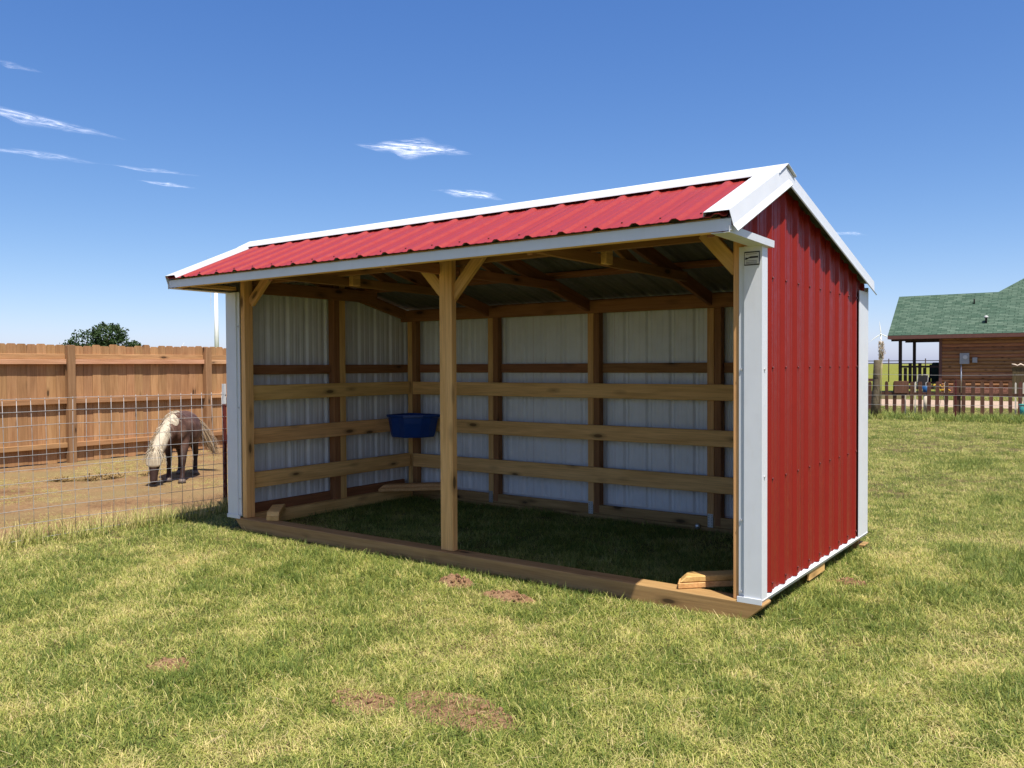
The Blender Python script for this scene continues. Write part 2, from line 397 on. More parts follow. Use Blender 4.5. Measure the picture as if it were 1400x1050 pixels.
def ribbed(name, x0, x1, first, place, mats, amp=.022, th=.004, cuts=()):
    """place(s, h, end) -> world point; end 0/1 = the two ends of the rib.  Two skins: outer colour and inner backing."""
    prof = ribprofile(x0, x1, first, amp)
    for c in cuts:
        if x0 < c < x1: prof = sorted(prof + [(c, next((ha+(hb-ha)*(c-a)/(b-a) for (a, ha), (b, hb) in zip(prof, prof[1:]) if a <= c <= b), 0))])
    mb = MB(); n = len(prof)
    for lay, (o, mi) in enumerate(((0, 0), (-th, 1))):
        vs = [place(s, h+o, 0) for s, h in prof] + [place(s, h+o, 1) for s, h in prof]
        mb.add(vs, [(i, i+1, n+i+1, n+i) for i in range(n-1)], mi)
    b = 2*n
    mb.f += [(i, i+1, b+i+1, b+i) for i in range(n-1)] + [(n+i, n+i+1, b+n+i+1, b+n+i) for i in range(n-1)]; mb.mi += [0]*(2*n-2); mb.sm += [False]*(2*n-2)
    return mb.build(name, mats, shed)
# front roof slope sheets (run from eave to ridge), rear slope sheets
RX0, RX1 = LX-.03, .03
nf = Vector((0, -SF, 1)).normalized(); nb = Vector((0, SB, 1)).normalized()
FIRST = -.286
w4 = PITCH*4
edges = [RX0]; x = FIRST - .13
while x - w4 > RX0 + .3: x -= w4
edges = [RX0] + [x + i*w4 for i in range(9) if RX0+.2 < x + i*w4 < RX1-.2] + [RX1]
for a, b in zip(edges, edges[1:]):
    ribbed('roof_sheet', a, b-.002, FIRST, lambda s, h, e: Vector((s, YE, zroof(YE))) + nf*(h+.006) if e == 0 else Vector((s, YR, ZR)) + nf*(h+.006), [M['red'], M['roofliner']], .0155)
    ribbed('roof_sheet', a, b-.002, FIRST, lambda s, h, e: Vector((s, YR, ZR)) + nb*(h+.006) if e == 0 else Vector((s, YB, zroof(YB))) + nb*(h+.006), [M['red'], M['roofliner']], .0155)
# roof screws, one joined part per slope
mb = MB()
for k in range(21):
    xx = FIRST + .128 - k*PITCH
    for yy in (YE+.09,):
        p = Vector((xx, yy, zroof(yy))) + nf*.008; mb.tube([p, p+nf*.006], .0065, 6)
mb.build('roof_screws', M['screw'], shed)['kind'] = 'stuff'
# ridge cap, eave fascia, rake trims
mb = MB(); cap = [(-.152, -.152*SF+.031), (-.148, -.148*SF+.040), (0, .052), (.16, -.16*SB+.040), (.165, -.165*SB+.030)]
mb.strip(cap, (LX-.075, YR, ZR), (.062, YR, ZR), (0, 1, 0), (0, 0, 1), .003)
mb.build('ridge_cap', M['white'], shed)
mb = MB(); mb.strip([(.03, -.004), (.0, -.016), (.0, -.083), (.05, -.083)], (LX-.045, -.603, 2.431), (.045, -.603, 2.431), (0, 1, 0), (0, 0, 1), -.004)
mb.build('eave_fascia', M['white'], shed)
mb = MB(); mb.box((LX+.0, D+.045, zroof(D)-.13), (-.0, D+.055, zroof(D)-.03)); mb.build('rear_fascia', M['white'], shed)
for sgn, xw in ((1, 0.0), (-1, LX)):
    prof = [(-.108*sgn, .008), (-.104*sgn, .034), (.048*sgn, .034), (.056*sgn, -.052), (.078*sgn, -.088), (.074*sgn, -.092)]
    mb = MB(); mb.strip(prof, (xw, YE+.005, zroof(YE)), (xw, YR, ZR), (1, 0, 0), nf, -.003*sgn); mb.build('rake_trim', M['white'], shed)
    prof = [(-.108*sgn, .008), (-.104*sgn, .030), (.044*sgn, .030), (.050*sgn, -.056), (.072*sgn, -.086), (.068*sgn, -.090)]
    mb = MB(); mb.strip(prof, (xw, YR, ZR), (xw, YB+.005, zroof(YB)), (1, 0, 0), nb, -.003*sgn); mb.build('rake_trim', M['white'], shed)
# eave return at both gable ends
for sgn, xw in ((1, 0.0), (-1, LX)):
    mb = MB(); mb.strip([(-.07*sgn, -.018), (.036*sgn, -.018), (.036*sgn, .022)], (xw, -.612, 2.358), (xw, .13, 2.352), (1, 0, 0), (0, 0, 1), .003*sgn)
    mb.build('eave_return', M['white'], shed)
    board('return_board', (xw-.075*sgn, -.58, 2.375), (xw-.075*sgn, .01, 2.375), .12, .035, M['pine'], shed, (0, 0, 1))
# gable walls
def ztopw(y): return zroof(y) - .035
def gable(y0, y1, sgn, xw):
    def place(s, h, e):
        z0 = 2.345 if s < .0 else .143
        return Vector((xw + sgn*(h-.018), s, z0 if e == 0 else ztopw(s)))
    return ribbed('siding_sheet', y0, y1, .199, place, [M['redwall'] if sgn > 0 else M['redwall'], M['liner']], .020, cuts=(YR,))
for sgn, xw in ((1, 0.0), (-1, LX)):
    gable(-.600, -.002, sgn, xw); gable(.0, .84, sgn, xw); gable(.842, 1.87, sgn, xw); gable(1.872, D-.01, sgn, xw)
for a, b in zip(edges, edges[1:]):
    ribbed('siding_sheet', max(a, LX+.02), min(b-.002, -.02), FIRST, lambda s, h, e: Vector((s, D-.018+h, .15 if e == 0 else zroof(D)-.06)), [M['redwall'], M['liner']], .020)
mb = MB()
for zz in (.868, 1.579, .20, 2.15):
    for k in range(10):
        y = .199 + .1 + k*PITCH - .1
        if zz == .20 : y += .0
        if y < 2.33 and zz < ztopw(y)-.1: mb.tube([(.002, y+.002, zz), (.010, y+.002, zz)], .0085, 6)
mb.build('siding_screws', M['screw'], shed)['kind'] = 'stuff'
# base trim under the gable wall: flange behind ribs, ledge and drip edge
for sgn, xw in ((1, 0.0), (-1, LX)):
    mb = MB(); mb.strip([(-.020*sgn, .175), (-.0195*sgn, .138), (.014*sgn, .132), (.004*sgn, .108)], (xw, -.002, 0), (xw, D+.01, 0), (1, 0, 0), (0, 0, 1), .003*sgn)
    mb.build('base_trim', M['white'], shed)
mb = MB(); mb.box((LX, D+.003, .10), (0, D+.010, .16)); mb.build('base_trim', M['white'], shed)
# corner trims
def lstrip(name, prof, z0, z1, th=.004):
    mb = MB(); mb.strip(prof, (0, 0, z0), (0, 0, z1), (1, 0, 0), (0, 1, 0), th); return mb.build(name, M['white'], shed)
lstrip('corner_trim', [(-.142, .012), (-.142, .002), (-.106, .002), (-.104, -.012), (.010, -.012), (.010, .087), (.002, .090)], .13, 2.335, -.004)
lstrip('corner_trim', [(LX+.186, .012), (LX+.186, .002), (LX+.150, .002), (LX+.148, -.012), (LX-.010, -.012), (LX-.010, .087), (LX-.002, .090)], .13, 2.335, .004)
lstrip('corner_trim', [(.004, D-.285), (.010, D-.283), (.010, D+.012), (-.10, D+.012)], .13, zroof(D)-.075, -.004)
lstrip('corner_trim', [(LX-.004, D-.285), (LX-.010, D-.283), (LX-.010, D+.012), (LX+.10, D+.012)], .13, zroof(D)-.075, .004)
for xa, xb in ((-.145, .013), (LX-.013, LX+.189)):   # folded foot of the front trims
    mb = MB(); mb.box((xa, -.022, .105), (xb, -.0125, .140)); mb.build('trim_foot', M['white'], shed)
mb = MB()
for x_, zs in ((-.126, (.17, .62, 1.57)), (LX+.168, (.3, 1.2, 2.0))):
    for z in zs: mb.tube([(x_, .0015, z), (x_, -.006, z)], .008, 6)
for z in (1.57, .9): mb.tube([(.010, .03, z), (.017, .03, z)], .008, 6)
mb.build('trim_screws', M['wscrew'], shed)['kind'] = 'stuff'
# maker's plate
mb = MB(); mb.box((-.102, -.0165, 2.215), (-.004, -.0125, 2.300)); pl = mb.build('maker_plate', M['ink'], shed)
mb = MB(); mb.box((-.098, -.0185, 2.222), (-.008, -.0167, 2.292)); mb.build('plate_face', M['plate'], pl)
mb = MB()
mb.prism([(-.096, -.0195, 2.252), (-.092, -.0195, 2.266), (-.080, -.0195, 2.262), (-.060, -.0195, 2.270), (-.012, -.0195, 2.270), (-.012, -.0195, 2.259), (-.070, -.0195, 2.258), (-.086, -.0195, 2.250)], (0, .0008, 0))
for z in (2.284, 2.243, 2.234, 2.227): mb.box((-.09, -.0195, z-.0012), (-.02, -.0187, z+.0012))
mb.build('plate_print', M['ink'], pl)
# ---- timber frame
P = 'pine'
# front skid with angled ends
mb = MB(); z0, z1 = -.035, .112; xa, xb = LX+.12, .022
mb.prism([(xa, -.022, z1), (xa, -.022, z1-.02), (xa+.14, -.022, z0), (xb-.14, -.022, z0), (xb, -.022, z1-.02), (xb, -.022, z1)], (0, .15, 0))
o = mb.build('skid', M['skid'], shed, .006)
mb = MB(); mb.prism([(xa, D-.14, z1-.065), (xa, D-.14, z1-.08), (xa+.14, D-.14, z0), (xb-.14, D-.14, z0), (xb, D-.14, z1-.08), (xb, D-.14, z1-.065)], (0, .15, 0))
mb.build('skid', M['skid'], shed, .006)
board('sill_board', (LX+.03, D-.12, .098), (-.03, D-.12, .098), .095, .04, M['skid'], shed)
for xw, s in ((LX+.05, 1), (-.05, -1)):
    board('sill_board', (xw, .14, .155), (xw, D-.16, .155), .115, .04, M['truss'], shed, (1, 0, 0))
    board('side_runner', (xw+.10*s, .135, .065), (xw+.10*s, D-.15, .065), .12, .09, M['pine'], shed, (1, 0, 0))
    board('spacer_block', (xw-.034*s, 1.02, .072), (xw-.034*s, 1.40, .072), .07, .02, M['pine'], shed, (1, 0, 0))
# front posts and centre post
def post(x0, x1, y0, y1, z0, z1, m=P, nm='post'):
    return board(nm, ((x0+x1)/2, (y0+y1)/2, z0), ((x0+x1)/2, (y0+y1)/2, z1), x1-x0, y1-y0, M[m], shed, (0, 1, 0))
post(-2.653, -2.522, .030, .090, .113, 2.50)
post(-.185, -.040, .014, .115, .113, 2.46)
post(LX+.195-.005, LX+.252, .014, .115, .113, 2.46)
board('header', (LX+.03, .155, 2.485), (-.03, .155, 2.485), .14, .04, M['truss'], shed)
board('subfascia', (LX+.02, -.574, 2.385), (-.02, -.574, 2.385), .085, .038, M['pine'], shed)
# knee braces
for a, b in (((-2.60, .083, 2.145), (-2.90, .083, 2.46)), ((-2.57, .083, 2.145), (-2.23, .083, 2.50)),
             ((-5.15, .09, 2.23), (-4.88, .09, 2.47)), ((-.17, .07, 2.20), (-.40, .07, 2.46))):
    board('knee_brace', a, b, .095, .04, M['pine'], shed)
# rear posts (pairs of studs), corner studs, rear header, girts
xs_r = [-5.23, -3.985, -2.665, -1.34, -.10]
for i, xp in enumerate(xs_r):
    board('rear_stud', (xp-.036, D-.095, .06), (xp-.036, D-.095, 2.24), .070, .09, M['pine'], shed)
    board('rear_stud', (xp+.036, D-.098, .06), (xp+.036, D-.098, 2.28), .066, .085, M['truss'], shed)
board('rear_header', (LX+.04, D-.165, 2.205), (-.04, D-.165, 2.205), .13, .04, M['truss'], shed)
board('rear_plate', (LX+.04, D-.09, 2.265), (-.04, D-.09, 2.265), .09, .038, M['truss'], shed, (0, 0, 1))
for a, b in zip(xs_r, xs_r[1:]):
    board('girt', (a+.072, D-.06, 1.572), (b-.074, D-.06, 1.572), .098, .038, M['truss'], shed)
ys_l = [.075, 1.345]
for xw, s in ((LX+.105, 1), (-.105, -1)):
    for y in ys_l[1:]:
        board('side_stud', (xw, y-.045, .10), (xw, y-.045, 2.52), .085, .09, M['truss'], shed, (1, 0, 0))
        board('side_stud', (xw, y+.045, .10), (xw, y+.045, 2.52), .085, .085, M['pine'], shed, (1, 0, 0))
    board('side_stud', (xw, .145, .10), (xw, .145, 2.52), .06, .085, M['truss'], shed, (1, 0, 0))
    board('girt', (xw-.03*s, .16, 1.572), (xw-.03*s, 1.25, 1.572), .098, .038, M['truss'], shed, (1, 0, 0))
    board('girt', (xw-.03*s, 1.44, 1.572), (xw-.03*s, D-.10, 1.572), .098, .038, M['truss'], shed, (1, 0, 0))
    board('gable_tie', (xw+.06*s, .14, 2.40), (xw+.06*s, 1.9, 2.40), .13, .038, M['truss'], shed, (1, 0, 0))
# kick boards
for z, w in ((1.337, .152), (.902, .155), (.462, .158)):
    board('kick_board', (LX+.232, D-.168, z), (-.21, D-.168, z), w, .040, M['pine'], shed)
    board('kick_board', (LX+.170, .118, z+.005), (LX+.170, D-.19, z+.003), w, .042, M['pine'], shed, (1, 0, 0))
    board('kick_board', (-.170, .118, z+.005), (-.170, D-.15, z+.003), w, .042, M['pine'], shed, (1, 0, 0))
# trusses and purlins
for i, xt in enumerate((-5.30, -4.02, -2.70, -1.36, -.10)):
    o1 = .058
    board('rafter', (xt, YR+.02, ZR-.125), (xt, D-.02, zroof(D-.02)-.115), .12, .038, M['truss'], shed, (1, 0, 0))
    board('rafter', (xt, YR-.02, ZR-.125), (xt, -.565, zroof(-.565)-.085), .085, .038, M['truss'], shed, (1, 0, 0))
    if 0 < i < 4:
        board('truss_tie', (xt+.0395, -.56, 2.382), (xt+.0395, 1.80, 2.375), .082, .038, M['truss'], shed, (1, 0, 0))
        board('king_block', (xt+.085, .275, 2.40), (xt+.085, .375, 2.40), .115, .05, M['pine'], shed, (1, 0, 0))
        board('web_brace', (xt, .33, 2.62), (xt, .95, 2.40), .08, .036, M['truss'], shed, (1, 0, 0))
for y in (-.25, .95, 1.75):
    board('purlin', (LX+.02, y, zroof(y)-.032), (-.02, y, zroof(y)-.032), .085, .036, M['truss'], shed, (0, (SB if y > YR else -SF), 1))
# corner braces: two stacked boards with chamfered noses
def brace(c, d, L, z, parentname='corner_brace'):
    d = Vector(d).normalized(); s = Vector((-d.y, d.x, 0))
    for k, (zz, ln, nose) in enumerate(((z, L, .0), (z+.0415, L-.02, .05))):
        h = .040; w = .062; mb = MB(); prof = []
        base = Vector((c[0], c[1], 0))
        a = [(-ln/2, -w), (-ln/2+w*.9, w), (ln/2-w*.9, w), (ln/2, -w)]
        lo = [base + d*p + s*q + Vector((0, 0, zz)) for p, q in a]
        hi = [base + d*(p+(nose if p < 0 else -nose)) + s*q + Vector((0, 0, zz+h)) for p, q in a]
        mb.add(lo+hi, [(0, 3, 2, 1), (4, 5, 6, 7), (0, 1, 5, 4), (1, 2, 6, 5), (2, 3, 7, 6), (3, 0, 4, 7)])
        o = mb.build('corner_brace', M['pine'], shed, .006)
brace((-5.02, .26), (-1, 1, 0), .62, .1135)
brace((-.36, .30), (1, 1, 0), .70, .1135)
brace((-4.93, 2.20), (1, 1, 0), .86, .140)
brace((-.42, 2.26), (-1, 1, 0), .70, .140)
# galvanised straps and bolt
for xp in xs_r[1:4]:
    mb = MB(); mb.box((xp-.062, D-.1455, .045), (xp-.008, D-.143, .175)); st = mb.build('strap_tie', M['galv'], shed)
    mb = MB()
    for z in (.065, .09, .115, .14, .16):
        for dx in (-.05, -.02): mb.tube([(xp+dx, D-.1465, z), (xp+dx, D-.150, z)], .006, 6)
    mb.build('strap_nails', M['meter'], st)
mb = MB(); mb.ball((-1.50, D-.16, .045), (.028, .02, .028)); mb.build('anchor_bolt', M['galv'], shed)

# ---- blue corner feed tub
tub = empty('feed_tub', (-5.0, 2.3, .76), 'dark blue plastic corner feed tub hung on the middle kick boards', 'feed tub')
def tubring(sc, z, off=0):
    A = Vector((LX+.205, D-.21)); pts = []
    r = .50*sc
    q = [(0, 0), (r*.55, 0), (r*.93, 0), (r*1.0, -.10*sc), (r*.93, -.26*sc), (r*.76, -.42*sc), (r*.55, -.55*sc), (.26*sc, -.93*r/ .5*.5), (.10*sc, -r*1.0), (0, -r*.93), (0, -r*.5)]
    q = [(0, 0), (r*.5, 0), (r*.95, 0), (r*1.02, -.06*sc), (r*1.0, -.20*sc), (r*.90, -.34*sc), (r*.72, -.36*sc-.09*sc), (r*.58, -.52*sc), (.18*sc, -r*1.0), (.06*sc, -r*1.02), (0, -r*.95), (0, -r*.5)]
    return [Vector((A.x+x+off, A.y+y*.80-off, z)) for x, y in q]
mb = MB(); rings = [tubring(1.02, 1.03, -.0), tubring(1.02, 1.005), tubring(.97, .995), tubring(.93, .93), tubring(.86, .80), tubring(.82, .765), tubring(.70, .758)]
inn = [tubring(.97, 1.03, .01), tubring(.90, .93, .02), tubring(.80, .79, .02)]
seq = inn[::-1] + rings; n = 12
for a, b in zip(seq, seq[1:]): mb.add(a+b, [(i, (i+1) % n, n+(i+1) % n, n+i) for i in range(n)])
mb.add(rings[-1], [tuple(range(n))]); mb.add(inn[-1], [tuple(range(n))[::-1]])
mb.build('tub_body', M['blue'], tub)
mb = MB(); r1 = tubring(1.05, 1.034); r2 = tubring(1.05, 1.012)
r3 = tubring(1.0, 1.034, .004); 
mb.add(r1+r2, [(i, (i+1) % n, n+(i+1) % n, n+i) for i in range(n)]); mb.add(r1+r3, [(i, n+i, n+(i+1) % n, (i+1) % n) for i in range(n)])
mb.build('tub_rim', M['blue'], tub)

# ================================================================== PRIVACY FENCE (left)
FX = -12.60
pf = empty('privacy_fence', (FX, 5, 0), 'tall tan cedar privacy fence with dog eared boards behind the pony', 'fence')
bw = .150
mbp = []
for v in range(6):
    w = bw*random.uniform(.985, 1.022); h = 1.97 + random.uniform(-.012, .02); mb = MB(); c = .024
    mb.prism([(0, -w/2, 0), (0, w/2, 0), (0, w/2, h-c), (0, w/2-c, h), (0, -w/2+c, h), (0, -w/2, h-c)], (-.018, 0, 0))
    me_o = mb.build('board', M['cedar'], None, 0, (0, 0, 0)); me = me_o.data
    for vert in me.vertices: vert.co = Vector((vert.co.z-.985, vert.co.y, -vert.co.x))   # grain along local X
    mbp.append(me); bpy.data.objects.remove(me_o)
y = -4.0; i = 0
while y < 15:
    o = bpy.data.objects.new('board', random.choice(mbp)); COL.objects.link(o); o.parent = pf
    o.rotation_euler = (0, R(-90), R(random.uniform(-.5, .5))); o.location = (random.uniform(-.004, .004), y-5, .985+.02+random.uniform(-.012, .012))
    y += .1535; i += 1
py = [-.65-2.62+k*2.62 for k in range(8)]
py = [1.958 + (k-2)*2.615 for k in range(8)]
for k, y in enumerate(py):
    board('post', (FX+.075, y, -.05), (FX+.075, y, 1.985), .125, .11, M['cedar_post'], pf, (1, 0, 0))
for y0, y1 in zip([py[0]-1.5]+py, py):
    a, b = y0+.065, y1-.065
    board('rail', (FX+.042, a, 1.705), (FX+.042, b, 1.705), .080, .082, M['cedar_rail'], pf, (1, 0, 0))
    board('rail', (FX+.022, a, 1.792), (FX+.022, b, 1.792), .088, .042, M['cedar'], pf, (1, 0, 0))
    board('rail', (FX+.042, a, 1.045), (FX+.042, b, 1.045), .088, .082, M['cedar'], pf, (1, 0, 0))
    board('rail', (FX+.042, a, .305), (FX+.042, b, .305), .080, .082, M['cedar'], pf, (1, 0, 0))

# ================================================================== WIRE PANEL FENCE
wf = empty('wire_mesh_fence', (-6.3, -2, 0), 'galvanised square wire mesh fence ending at a dark red post beside the shed', 'fence')
def wirepts(fn, n): return [fn(k/(n-1)) for k in range(n)]
wob = lambda y, z: .03*noise.noise(Vector((y*.5, z*.8, 3.3)))
ylist = [.545 - .1255*k for k in range(41)]
for y in ylist:
    mb = MB(); mb.tube([(-6.30+wob(y, z), y+.012*noise.noise(Vector((y*3, z*2, 1))), z) for z in (0, .33, .66, 1.0, 1.325)], .0024, 5); mb.build('vertical_wire', M['wire'], wf)
zl = [1.32, 1.20, 1.07, .935, .80, .67, .55, .43, .30, .17, .03]
for z in zl:
    mb = MB(); mb.tube([(-6.294+wob(y, z), y, z - .02*max(0, (y+1)/1.6)*(z > .1) + .008*noise.noise(Vector((y*1.2, z*5, 7)))) for y in np.linspace(.60, -4.5, 26)], .0024, 5); mb.build('horizontal_wire', M['wire'], wf)
def tpost(x, y, h, wh, parent):
    mb = MB(); mb.box((x-.022, y-.003, -.1), (x+.022, y+.003, h-wh)); mb.box((x-.003, y+.0035, -.1), (x+.003, y+.035, h-wh))
    for k in range(14): mb.box((x-.008, y-.011, .06+k*.085), (x+.008, y-.0035, .085+k*.085))
    tp = mb.build('steel_post', M['tposta'], parent)
    mb = MB(); mb.box((x-.022, y-.003, h-wh+.001), (x+.022, y+.003, h)); mb.box((x-.003, y+.0035, h-wh+.001), (x+.003, y+.035, h)); mb.build('pale_tip', M['tpostb'], tp)
tpost(-6.30, .565, 1.415, .225, wf)
tpost(-6.30, -4.45, 1.415, .225, wf)

# ================================================================== LOG HOUSE
YW = 43.5
hs = empty('log_house', (-3, 46, 0), 'brown log house with green shingle roof and open corner porch', 'house')
XL, XR = -5.978, 4.5
nrow = 14; hrow = (2.98-.42)/nrow
for k in range(nrow):
    z = .42 + hrow*(k+.5)
    mb = MB(); zz0, zz1 = z-hrow/2+.006, z+hrow/2-.006
    Lh = (XR-XL)
    mb.prism([(-Lh/2, 0, zz0-z), (-Lh/2, -.035, zz0-z+.03), (-Lh/2, -.05, 0), (-Lh/2, -.035, zz1-z-.03), (-Lh/2, 0, zz1-z)], (Lh, 0, 0))
    o = mb.build('siding_log', M['siding'], None, 0, (0, 0, 0)); o.parent = hs; o.location = Vector(((XL+XR)/2, YW, z)) - hs.location
mb = MB(); mb.box((XL+.02, YW+.004, .0), (XR, YW+4.2, 2.98)); mb.build('wall_core', M['fasciab'], hs)
board('corner_board', (XL-.03, YW-.03, .36), (XL-.03, YW-.03, 3.0), .14, .10, M['fasciab'], hs)
# brick skirting
mb = MB()
for r in range(3):
    x = XL + (.13 if r % 2 else 0)
    while x < XR:
        mb.box((x, YW-.055-.006*random.random(), .03+r*.125), (x+.25, YW-.002, .03+r*.125+.112)); x += .262
mb.build('brick_skirting', M['brick'], hs)['kind'] = 'stuff'
# roof: front plane with hip rising to the right
sl_ = .858; yE = 43.0; zE = 3.10; zp = lambda y: zE + sl_*(y-yE)
RL, RE = -8.45, 6.0
roof = MB()
hip = (-3.633, 45.556); hip2 = (.25, 45.556+(.25+3.633)*.786)
front = [(RL-.03, yE, zE), (RE, yE, zE), (RE, hip2[1], zp(hip2[1])), (hip2[0], hip2[1], zp(hip2[1])), (hip[0], hip[1], zp(hip[1])), (RL+.0, 45.60, zp(45.6))]
front[4] = (hip[0], 45.60, zp(45.60)); 
def planeobj(name, pts, th, mat):
    P = [Vector(p) for p in pts]; O = P[0]; X = (P[1]-P[0]).normalized(); N = X.cross(P[-1]-P[0]).normalized(); Y = N.cross(X)
    mb = MB(); L2 = [Vector(((p-O).dot(X), (p-O).dot(Y), 0)) for p in P]
    mb.prism(L2, (0, 0, -th)); o = mb.build(name, mat, None, 0, (0, 0, 0)); o.parent = hs
    o.rotation_euler = Matrix((X, Y, N)).transposed().to_euler(); o.location = O - hs.location; return o
rf = planeobj('roof', front, .06, M['shingle'])
zr_ = zp(45.6)
planeobj('roof', [(hip[0], 48.2, zE), (RL-.03, 48.2, zE), (RL, 45.603, zr_-.002), (hip[0], 45.603, zr_-.002)], .06, M['shingle'])
planeobj('roof', [(hip[0], 54, zr_-.004), (hip[0]+.003, 45.61, zr_-.004), (hip2[0], hip2[1]+.003, zp(hip2[1])-.004), (hip2[0], 54, zp(hip2[1])-.004)], .06, M['shingle'])
mb = MB(); mb.box((RL-.03, yE-.035, zE-.20), (RE, yE-.004, zE-.012)); mb.build('eave_board', M['fasciab'], hs)
mb = MB(); mb.box((RL+.05, yE+.02, zE-.21), (RE, YW-.06, zE-.17)); mb.build('soffit', M['fasciab'], hs)
mb = MB(); mb.box((RL+.05, YW-.05, zE-.30), (XL-.105, YW+.12, zE-.065)); mb.build('porch_beam', M['porch'], hs)
mb = MB(); mb.box((RL+.05, 47.0, zE-.30), (XL-.11, 47.16, zE-.065)); mb.build('porch_beam', M['porch'], hs)
mb = MB(); mb.prism([(RL+.12, 43.15, zE-.02), (RL+.12, 48.0, zE-.02), (RL+.12, 45.6, zr_-.12)], (.05, 0, 0)); mb.build('gable_board', M['siding'], hs)
for x, y in ((-7.96, 43.53), (-7.93, 47.06), (-6.2, 47.06)):
    board('porch_post', (x, y, .0), (x, y, zE-.30), .15, .14, M['porch'], hs)
mb = MB(); mb.box((RL+.30, YW-.04, .25), (XL-.02, 47.1, .38)); mb.build('porch_floor', M['porch'], hs)
board('porch_rail', (-7.88, 43.53, 1.44), (XL-.11, 43.53, 1.44), .10, .06, M['porch'], hs)
board('porch_rail', (-7.88, 43.53, .60), (XL-.11, 43.53, .60), .10, .05, M['porch'], hs)
x = -7.70; k = 0
while x < -6.55:
    board('porch_slat', (x, 43.49, .55), (x, 43.49, 1.38 if k not in (1, 3) else 1.64), .16, .025, M['porch'], hs); x += .235; k += 1
# meter box, conduit, side box, roof vents
mb = MB(); mb.box((-5.10, YW-.20, 1.57), (-4.67, YW-.052, 2.13)); mt = mb.build('meter_box', M['meter'], hs, .012)
mb = MB(); mb.tube([(-4.84, YW-.202, 1.92), (-4.84, YW-.25, 1.92)], .105, 14); mb.build('meter_dial', M['plate'], mt)
mb = MB(); mb.tube([(-5.03, YW-.12, .10), (-5.03, YW-.12, 1.568)], .035, 8); mb.build('conduit', M['galv'], hs)
mb = MB(); mb.box((-4.53, YW-.15, 1.63), (-4.31, YW-.052, 1.90)); mb.build('junction_box', M['meter'], hs, .01)
mb = MB(); mb.tube([(-3.96, 43.66, 3.62), (-3.96, 43.66, 3.90)], .05, 8); vt = mb.build('roof_vent', M['black'], hs)
mb = MB(); mb.tube([(-3.96, 43.66, 3.905), (-3.96, 43.66, 3.98), (-3.96, 43.66, 4.02)], [.10, .10, .04], 10); mb.build('vent_cap', M['plate'], vt)
mb = MB(); mb.tube([(-4.66, 44.9, 4.62), (-4.66, 44.9, 4.98)], .035, 8); mb.build('roof_pipe', M['black'], hs)

# porch and yard things
bn = empty('porch_bench', (-6.45, 45.4, .38), 'dark high backed bench on the log house porch', 'bench')
mb = MB(); mb.box((-6.9, 45.1, .80), (-6.10, 45.6, .86)); mb.build('seat', M['porch'], bn)
for k in range(6): board('back_slat', (-6.85+k*.145, 45.62, .86), (-6.85+k*.145, 45.66, 1.55), .11, .025, M['porch'], bn)
for xx in (-6.86, -6.14):
    board('leg', (xx, 45.14, .38), (xx, 45.14, .80), .07, .07, M['porch'], bn); board('leg', (xx, 45.57, .38), (xx, 45.57, .80), .07, .07, M['porch'], bn)
gr = empty('covered_grill', (-6.28, 44.3, .38), 'dark green covered grill beside the porch wall corner', 'grill')
mb = MB(); mb.prism([(-6.55, 44.05, .55), (-6.10, 44.05, .55), (-6.10, 44.05, 1.50), (-6.16, 44.05, 1.66), (-6.49, 44.05, 1.66), (-6.55, 44.05, 1.50)], (0, .5, 0)); mb.build('cover', M['darkgreen'], gr, .03)
for xx in (-6.5, -6.15):
    for yy in (44.1, 44.48):
        mb = MB(); mb.tube([(xx, yy, .38), (xx, yy, .549)], .025, 6); mb.build('leg', M['black'], gr)
ch = empty('metal_lawn_chair', (-6.75, 42.6, 0), 'grey tubular lawn chair standing in front of the porch railing', 'chair')
mb = MB()
for s in (-.25, .25):
    mb.tube([(-6.75+s, 42.30, 0), (-6.75+s, 42.35, .62), (-6.75+s, 42.80, .66), (-6.75+s, 42.95, 0)], .02, 6)
    mb.tube([(-6.75+s, 42.75, .40), (-6.75+s, 43.0, 1.02)], .02, 6)
mb.tube([(-7.0, 43.0, 1.02), (-6.5, 43.0, 1.02)], .02, 6); mb.build('frame', M['iron'], ch)
mb = MB(); mb.box((-6.98, 42.34, .39), (-6.52, 42.78, .41)); mb.build('seat', M['black'], ch)
mb = MB(); mb.prism([(-6.98, 42.78, .45), (-6.52, 42.78, .45), (-6.52, 42.99, .98), (-6.98, 42.99, .98)], (0, .015, 0)); mb.build('back', M['black'], ch)

# picket fence
YP = 23.4
pk = empty('picket_fence', (-2, YP, 0), 'dark red brown picket fence in front of the log house', 'fence')
proto = []
for v in range(4):
    w = .105*random.uniform(.9, 1.1); h = 1.03*random.uniform(.97, 1.03); mb = MB()
    mb.prism([(-h/2, -w/2, 0), (h/2-.05, -w/2, 0), (h/2, -w/4, 0), (h/2, w/4, 0), (h/2-.05, w/2, 0), (-h/2, w/2, 0)], (0, 0, .02))
    o = mb.build('picket', M['picket'], None, 0, (0, 0, 0)); proto.append(o.data); bpy.data.objects.remove(o)
x = -8.2
while x < 5.5:
    o = bpy.data.objects.new('picket', random.choice(proto)); COL.objects.link(o); o.parent = pk
    Mx = Matrix(((0, 1, 0), (0, 0, -1), (-1, 0, 0))).transposed()  # local X -> up
    o.rotation_euler = Matrix(((0, 1, 0), (0, 0, 1), (1, 0, 0))).to_euler()
    o.location = (x+2+random.uniform(-.015, .015), -.03, .535+random.uniform(-.02, .02)); o.rotation_euler.rotate_axis('Z', random.uniform(-.02, .02))
    x += .243
for xx in (-6.7, -4.62, -2.30, .1, 2.5, 4.9):
    board('post', (xx, YP+.06, -.05), (xx, YP+.06, 1.10), .15, .10, M['picket'], pk)
    if xx > 4: continue
